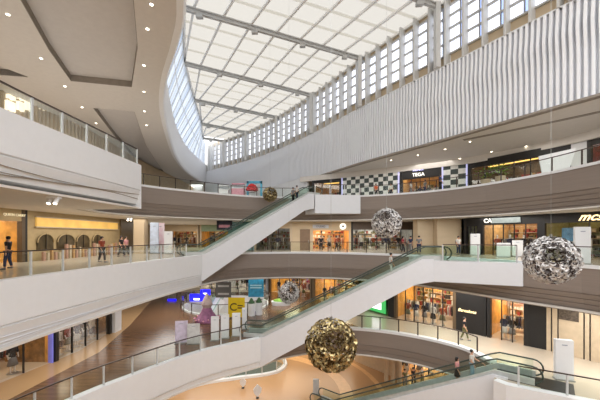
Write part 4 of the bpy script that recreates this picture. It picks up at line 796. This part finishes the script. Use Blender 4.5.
# ================================================================ hanging spheres
def sphere(px, py, d, R_, m, label, seed, hole, squash=1):
    c = Vector(atd(px, py, d)); t = empty('hanging_sphere', tuple(c), label, 'sculpture'); rng = random.Random(seed); b = MB(); n = 430 if R_ > .85 else 260; ga = PI*(3-5**.5); hv = Vector(hole).normalized()
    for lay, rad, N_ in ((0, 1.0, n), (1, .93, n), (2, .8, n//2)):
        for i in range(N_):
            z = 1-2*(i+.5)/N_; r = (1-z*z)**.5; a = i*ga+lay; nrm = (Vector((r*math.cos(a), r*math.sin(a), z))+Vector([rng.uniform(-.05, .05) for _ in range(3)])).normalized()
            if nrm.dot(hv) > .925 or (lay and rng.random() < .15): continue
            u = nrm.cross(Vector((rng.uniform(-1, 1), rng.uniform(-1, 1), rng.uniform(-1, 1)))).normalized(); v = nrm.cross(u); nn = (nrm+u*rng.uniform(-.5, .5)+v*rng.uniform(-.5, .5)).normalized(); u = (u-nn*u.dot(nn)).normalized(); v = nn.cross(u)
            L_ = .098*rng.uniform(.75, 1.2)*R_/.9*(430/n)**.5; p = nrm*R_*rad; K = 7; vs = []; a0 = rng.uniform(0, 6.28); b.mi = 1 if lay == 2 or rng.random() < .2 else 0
            for q in range(K+1):       # a curled crescent ribbon, broad in its middle
                th = a0+q*4.4/K; wd = .34*math.sin(PI*(q+.6)/(K+1.2)); cc = u*math.cos(th)+v*math.sin(th)*.8
                vs += [p+cc*L_*(.78-wd)-nn*L_*.12, p+cc*L_*(.82+wd)+nn*L_*.12]
            b.add(vs, [(2*q, 2*q+1, 2*q+3, 2*q+2) for q in range(K)])
    b.build('leaf_shell', m, t)
    x = hv.cross(Vector((0, 0, 1))).normalized(); y = x.cross(hv); b = MB(); b.tube([hv*R_*.915+(x*math.cos(q)+y*math.sin(q))*R_*.4 for q in [i*PI/10 for i in range(20)]], .02, 6, closed=True); b.build('opening_ring', m[1], t, smooth=True)
    b = MB(); b.lathe([(.05, 0), (.05, .12)], (0, 0, R_), 8); b.tube([(0, 0, R_+.1), (0, 0, ZR-c.z)], .006, 5); b.build('cable', M['steel'], t)
    return t
gd = mat('shadow_gold_leaf', (104, 84, 50), .35, .8, var=.3, scale=(9, 9, 9)); sd = mat('shadow_silver_leaf', (84, 76, 74), .5, .3, var=.2)  # darker leaf colours hold the shadow of the gaps in the shells
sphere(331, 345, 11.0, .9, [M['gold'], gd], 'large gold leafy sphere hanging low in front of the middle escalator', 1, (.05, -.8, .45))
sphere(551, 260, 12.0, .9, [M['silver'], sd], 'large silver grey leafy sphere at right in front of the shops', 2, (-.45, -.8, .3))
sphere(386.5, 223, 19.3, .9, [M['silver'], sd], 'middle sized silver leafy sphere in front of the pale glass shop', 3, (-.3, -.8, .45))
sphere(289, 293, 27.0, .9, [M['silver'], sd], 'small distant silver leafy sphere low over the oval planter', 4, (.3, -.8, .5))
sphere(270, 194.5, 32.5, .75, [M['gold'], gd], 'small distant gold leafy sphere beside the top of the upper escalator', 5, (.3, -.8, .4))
# ================================================================ people
def skinmesh(name, verts, edges, radii, m, parent, root=0, sub=1):
    me = bpy.data.meshes.new(name); me.from_pydata(verts, edges, []); o = bpy.data.objects.new(name, me); C.objects.link(o); o.parent = parent
    md = o.modifiers.new('Skin', 'SKIN'); md.use_smooth_shade = True
    lay = me.skin_vertices[0].data if me.skin_vertices else None
    if lay is None:
        bm = bmesh.new(); bm.from_mesh(me); bm.verts.layers.skin.verify(); bm.to_mesh(me); bm.free(); lay = me.skin_vertices[0].data
    for i, r in enumerate(radii): lay[i].radius = r if isinstance(r, tuple) else (r, r); lay[i].use_root = (i == root)
    if sub: s = o.modifiers.new('Subdivision', 'SUBSURF'); s.levels = sub; s.render_levels = sub
    me.materials.append(m); return o
def person(x, y, z, rz, h, label, top, bottom, stride=.25, arms=(0.1, -.1), skirt=False, longh=False, bag=None, hat=None, shorts=False):
    t = empty('person', (x, y, z), label, 'person', rz=rz); s = h/1.72; V = []; E = []; Rr = []
    def v(p, r, par=None):
        V.append(tuple(q*s for q in p)); Rr.append(r*s); 
        if par is not None: E.append((par, len(V)-1))
        return len(V)-1
    # facing -y
    pel = v((0, 0, .93), .115); wa = v((0, 0, 1.08), .1, pel); ch = v((0, .01, 1.28), .13, wa); sh = v((0, .01, 1.41), .08, ch); nk = v((0, 0, 1.49), .05, sh); hd = v((0, -.015, 1.585), .082, nk); hd2 = v((0, -.01, 1.645), .08, hd)
    ns = v((0, -.105, 1.6), .014, hd)
    J = {}
    for sd, k in ((-1, 0), (1, 1)):
        st = stride*(1 if k else -1)
        hp = v((sd*.09, 0, .88), .09, pel); kn = v((sd*.1, -st*.45-.03, .48), .06, hp); an = v((sd*.1, -st*.9+.02*(st < 0), .09+(.04 if st < 0 else 0)), .04, kn); toe = v((sd*.11, -st*.9-.15, .035), .032, an)
        a_ = arms[k]; so = v((sd*.175, .01, 1.39), .055, sh); el = v((sd*.235, -a_*.35+.02, 1.11), .042, so); wr = v((sd*.225, -a_*.9-.06, .88+abs(a_)*.18), .028, el); pm = v((sd*.22, -a_*1.1-.08, .8+abs(a_)*.22), .03, wr)
        J[k] = (hp, kn, an, so, el, wr)
        for fi, (fx, fl) in enumerate(((-.025, .07), (-.009, .085), (.009, .08), (.024, .065))):
            f1 = v((sd*.22+fx*.2, -a_*1.1-.08+fx, .765+abs(a_)*.24), .0095, pm); v((sd*.215+fx*.2, -a_*1.1-.095+fx, .765-fl+abs(a_)*.26), .008, f1)
        f1 = v((sd*.2, -a_*1.1-.115, .8+abs(a_)*.22), .0105, pm); v((sd*.195, -a_*1.1-.13, .76+abs(a_)*.22), .009, f1)
    skinmesh('body', V, E, Rr, M['skin'], t)
    P = lambda i: Vector(V[i])
    def part(name, chain, m, ex, root=0):
        idx = []; vs = []; es = []; rr = []
        for (i, r) in chain['v']: vs.append(tuple(i) if not isinstance(i, int) else V[i]); rr.append(r*s)
        skinmesh(name, vs, chain['e'], rr, m, t, root)
    w0 = tuple(P(pel)+Vector((0, 0, .03*s))); d = lambda a, b, q: tuple(P(a).lerp(P(b), q))
    part('shirt', {'v': [(w0, .135), (wa, .125), (ch, .15), (sh, .105), (J[0][3], .072), (d(J[0][3], J[0][4], .75), .06), (J[1][3], .072), (d(J[1][3], J[1][4], .75), .06)], 'e': [(0, 1), (1, 2), (2, 3), (3, 4), (4, 5), (3, 6), (6, 7)]}, top, 0)
    if skirt:
        b = MB(); b.lathe([(.23*s, .52*s), (.19*s, .75*s), (.14*s, 1.0*s)], n=14, sy=.8); b.build('skirt', bottom, t, smooth=True)
    else:
        e0, e1 = [(d(J[k][0], J[k][1], .9) if shorts else d(J[k][1], J[k][2], .92)) for k in (0, 1)]
        k0, k1 = (d(J[k][0], J[k][1], .5 if shorts else 1) for k in (0, 1))
        part('shorts' if shorts else 'trousers', {'v': [(tuple(P(pel)+Vector((0, 0, .02*s))), .13), (J[0][0], .105), (k0, .085 if shorts else .078), (e0, .085 if shorts else .062), (J[1][0], .105), (k1, .085 if shorts else .078), (e1, .085 if shorts else .062)], 'e': [(0, 1), (1, 2), (2, 3), (0, 4), (4, 5), (5, 6)]}, bottom, 0)
    b = MB(); b.lathe([(.001, -.02), (.075, -.01), (.098, .04), (.098, .09), (.07, .135), (.001, .15)], (0, .015*s, 1.57*s), 14)
    if longh: b.lathe([(.03, -.17), (.08, -.12), (.095, .0), (.09, .08)], (0, .04*s, 1.55*s), 12)
    b.v = [(q[0], q[1], q[2]) if q[1] > -.055*s or q[2] > 1.655*s else (q[0], -.055*s, q[2]) for q in b.v]; b.build('hair', M['hair'], t, smooth=True)
    for sd in (-1, 1):
        b = MB(); b.lathe([(.001, -.009), (.01, 0), (.001, .009)], (sd*.032*s, -.088*s, 1.625*s), 8); b.build('eye', M['black'], t)
        an = J[0 if sd < 0 else 1][2]; a = P(an); b = MB(); b.tube([(a.x, a.y+.05*s, a.z-.04*s), (a.x, a.y-.06*s, a.z-.045*s), (a.x, a.y-.19*s, a.z-.05*s)], [.045*s, .05*s, .035*s], 8); b.build('shoe', M['white'] if sd*0 else CLOTH[5], t, smooth=True)
    b = MB(); b.tube([(-.025*s, -.098*s, 1.553*s), (.025*s, -.098*s, 1.553*s)], .006*s, 6); b.build('mouth', mat('lip', (160, 90, 84), .6), t)
    if bag: b = MB(); b.lathe([(.001, 0), (.14, .02), (.15, .25), (.09, .36), (.001, .38)], (0, .2*s, 1.02*s), 10, sy=.6); b.build('backpack', bag, t, smooth=True)
    return t
def pp(px, d, z, rz, h, label, *a, **k): x = (px-CX)/F*d; return person(x, d, z, rz, h, label, *a, **k)
CL = CLOTH
def on_esc(lo, hi, z0, z1, frac, side, wid=1.6):
    a = Vector(lo); h = Vector(hi); u = (h-a).normalized(); L = (h-a).length; v = Vector((-u.y, u.x)); v = v if v.y > 0 else -v; N = int((z1-z0)/.2); k = int(frac*N)
    p = a+u*(L*(k+.5)/N)+v*side; return p.x, p.y, z0+(z1-z0)*k/N, math.atan2(u.y, u.x)
x, y, z, r = on_esc((-8.2, 25.8), (1.0, 32.0), Z3, Z4, .86, .6); person(x, y, z, r+PI/2, 1.75, 'person in grey shirt and dark trousers, left one near the top of the upper escalator', CL[5], CL[0], .05)
x, y, z, r = on_esc((-8.2, 25.8), (1.0, 32.0), Z3, Z4, .93, 1.0); person(x, y, z, r+PI/2, 1.65, 'person in white top and navy trousers, right one near the top of the upper escalator', CL[2], CL[1], .05)
x, y, z, r = on_esc((-2.9, 22.9), (8.5, 20.9), Z2, Z3, .82, .75); person(x, y, z, r+PI/2, 1.7, 'person with black hair in white shirt and pale trousers riding the middle escalator', CL[2], CL[2], .05)
x, y, z, r = on_esc((2.3, 23.5), (10.6, 16.7), Z1, Z2, .80, .6); person(x, y, z, r+PI/2, 1.62, 'woman in pale top and short dark skirt on the bottom right escalator', CL[6], CL[0], .05, skirt=True, longh=True)
x, y, z, r = on_esc((2.3, 23.5), (10.6, 16.7), Z1, Z2, .88, .95); person(x, y, z, r+PI/2, 1.75, 'person in white shirt and pale blue jeans on the bottom right escalator', CL[2], mat('pale_jeans', (150, 176, 190), .8), .05, arms=(.1, .5))
pp(464.5, 22.6, -6, .9, 1.72, 'person in black cap and clothes walking on the lower gallery by the black wall', CL[0], CL[4], .25)
pp(458.5, 27, 0, .2, 1.7, 'person in white shirt with black bag standing before the beige pier', CL[2], CL[1], .05, bag=CL[0])
pp(121.5, 24.5, 0, 1.4, 1.72, 'person dressed all in black walking past the end of the arcade', CL[0], CL[0], .25, longh=True)
pp(126, 25.5, 0, 1.2, 1.66, 'person in pale top with black trousers beside the person in black', CL[6], CL[0], .2)
pp(321, 34.0, 0, .1, 1.75, 'person in dark coat in front of the orange boutique, left one', CL[0], CL[0], .1)
pp(336.5, 34.2, 0, 1.5, 1.7, 'person in rust top in front of the orange boutique, right one', CL[3], CL[0], .2)
pp(403, 29.8, 0, 1.2, 1.7, 'person in red top by the railing behind the middle escalator', mat('cloth_red', (170, 46, 60), .8), CL[0], .15, longh=True)
pp(410.5, 30.5, 0, -1.2, 1.72, 'person in navy top by the railing behind the middle escalator', CL[1], CL[5], .15)
pp(419, 28.5, 0, 2.8, 1.74, 'person in grey top standing just left of the head of the middle escalator', CL[5], CL[1], .1)
pp(102, 19.6, 0, 1.4, 1.68, 'person in rust top with dark trousers before the last arched window', CL[3], CL[0], .15)
pp(8, 15.6, 0, -1.3, 1.7, 'person in black leaning near the gold lit boutique', CL[0], CL[1], .1)
pp(405, 27.6, -12, .3, 1.74, 'person in olive shirt standing before the golden ground floor shop, left one', CL[4], CL[5], .1)
pp(413.5, 27.9, -12, .5, 1.74, 'person in black standing before the golden ground floor shop, right one', CL[0], CL[0], .1)
pp(422, 28.3, -12, .9, 1.66, 'person in white shirt and olive trousers before the ground floor shop, rightmost', CL[2], CL[4], .1)
pp(455, 29.6, 6, 1.2, 1.72, 'person in navy shirt sitting height behind the railing by the short checkered wall', CL[1], CL[0], .1) if 0 else None
pp(440.5, 29.8, 6, 1.2, 1.72, 'person in blue shirt behind the top railing left of the short checkered wall', mat('cloth_blue', (50, 70, 130), .8), CL[0], .1)
pp(376, 35.0, 6, .3, 1.7, 'person in orange top behind the top railing by the long checkered wall', M['orange'], CL[0], .1)
pp(391, 34.6, 6, -1.0, 1.68, 'person in white top behind the top railing by the long checkered wall', CL[2], CL[0], .1)
pp(411, 33.4, 6, 1.0, 1.66, 'person in white top behind the top railing under the cafe lettering, left one', CL[2], CL[5], .1)
pp(425, 32.6, 6, -1.4, 1.7, 'person in grey top behind the top railing under the cafe lettering, right one', CL[5], CL[1], .1)
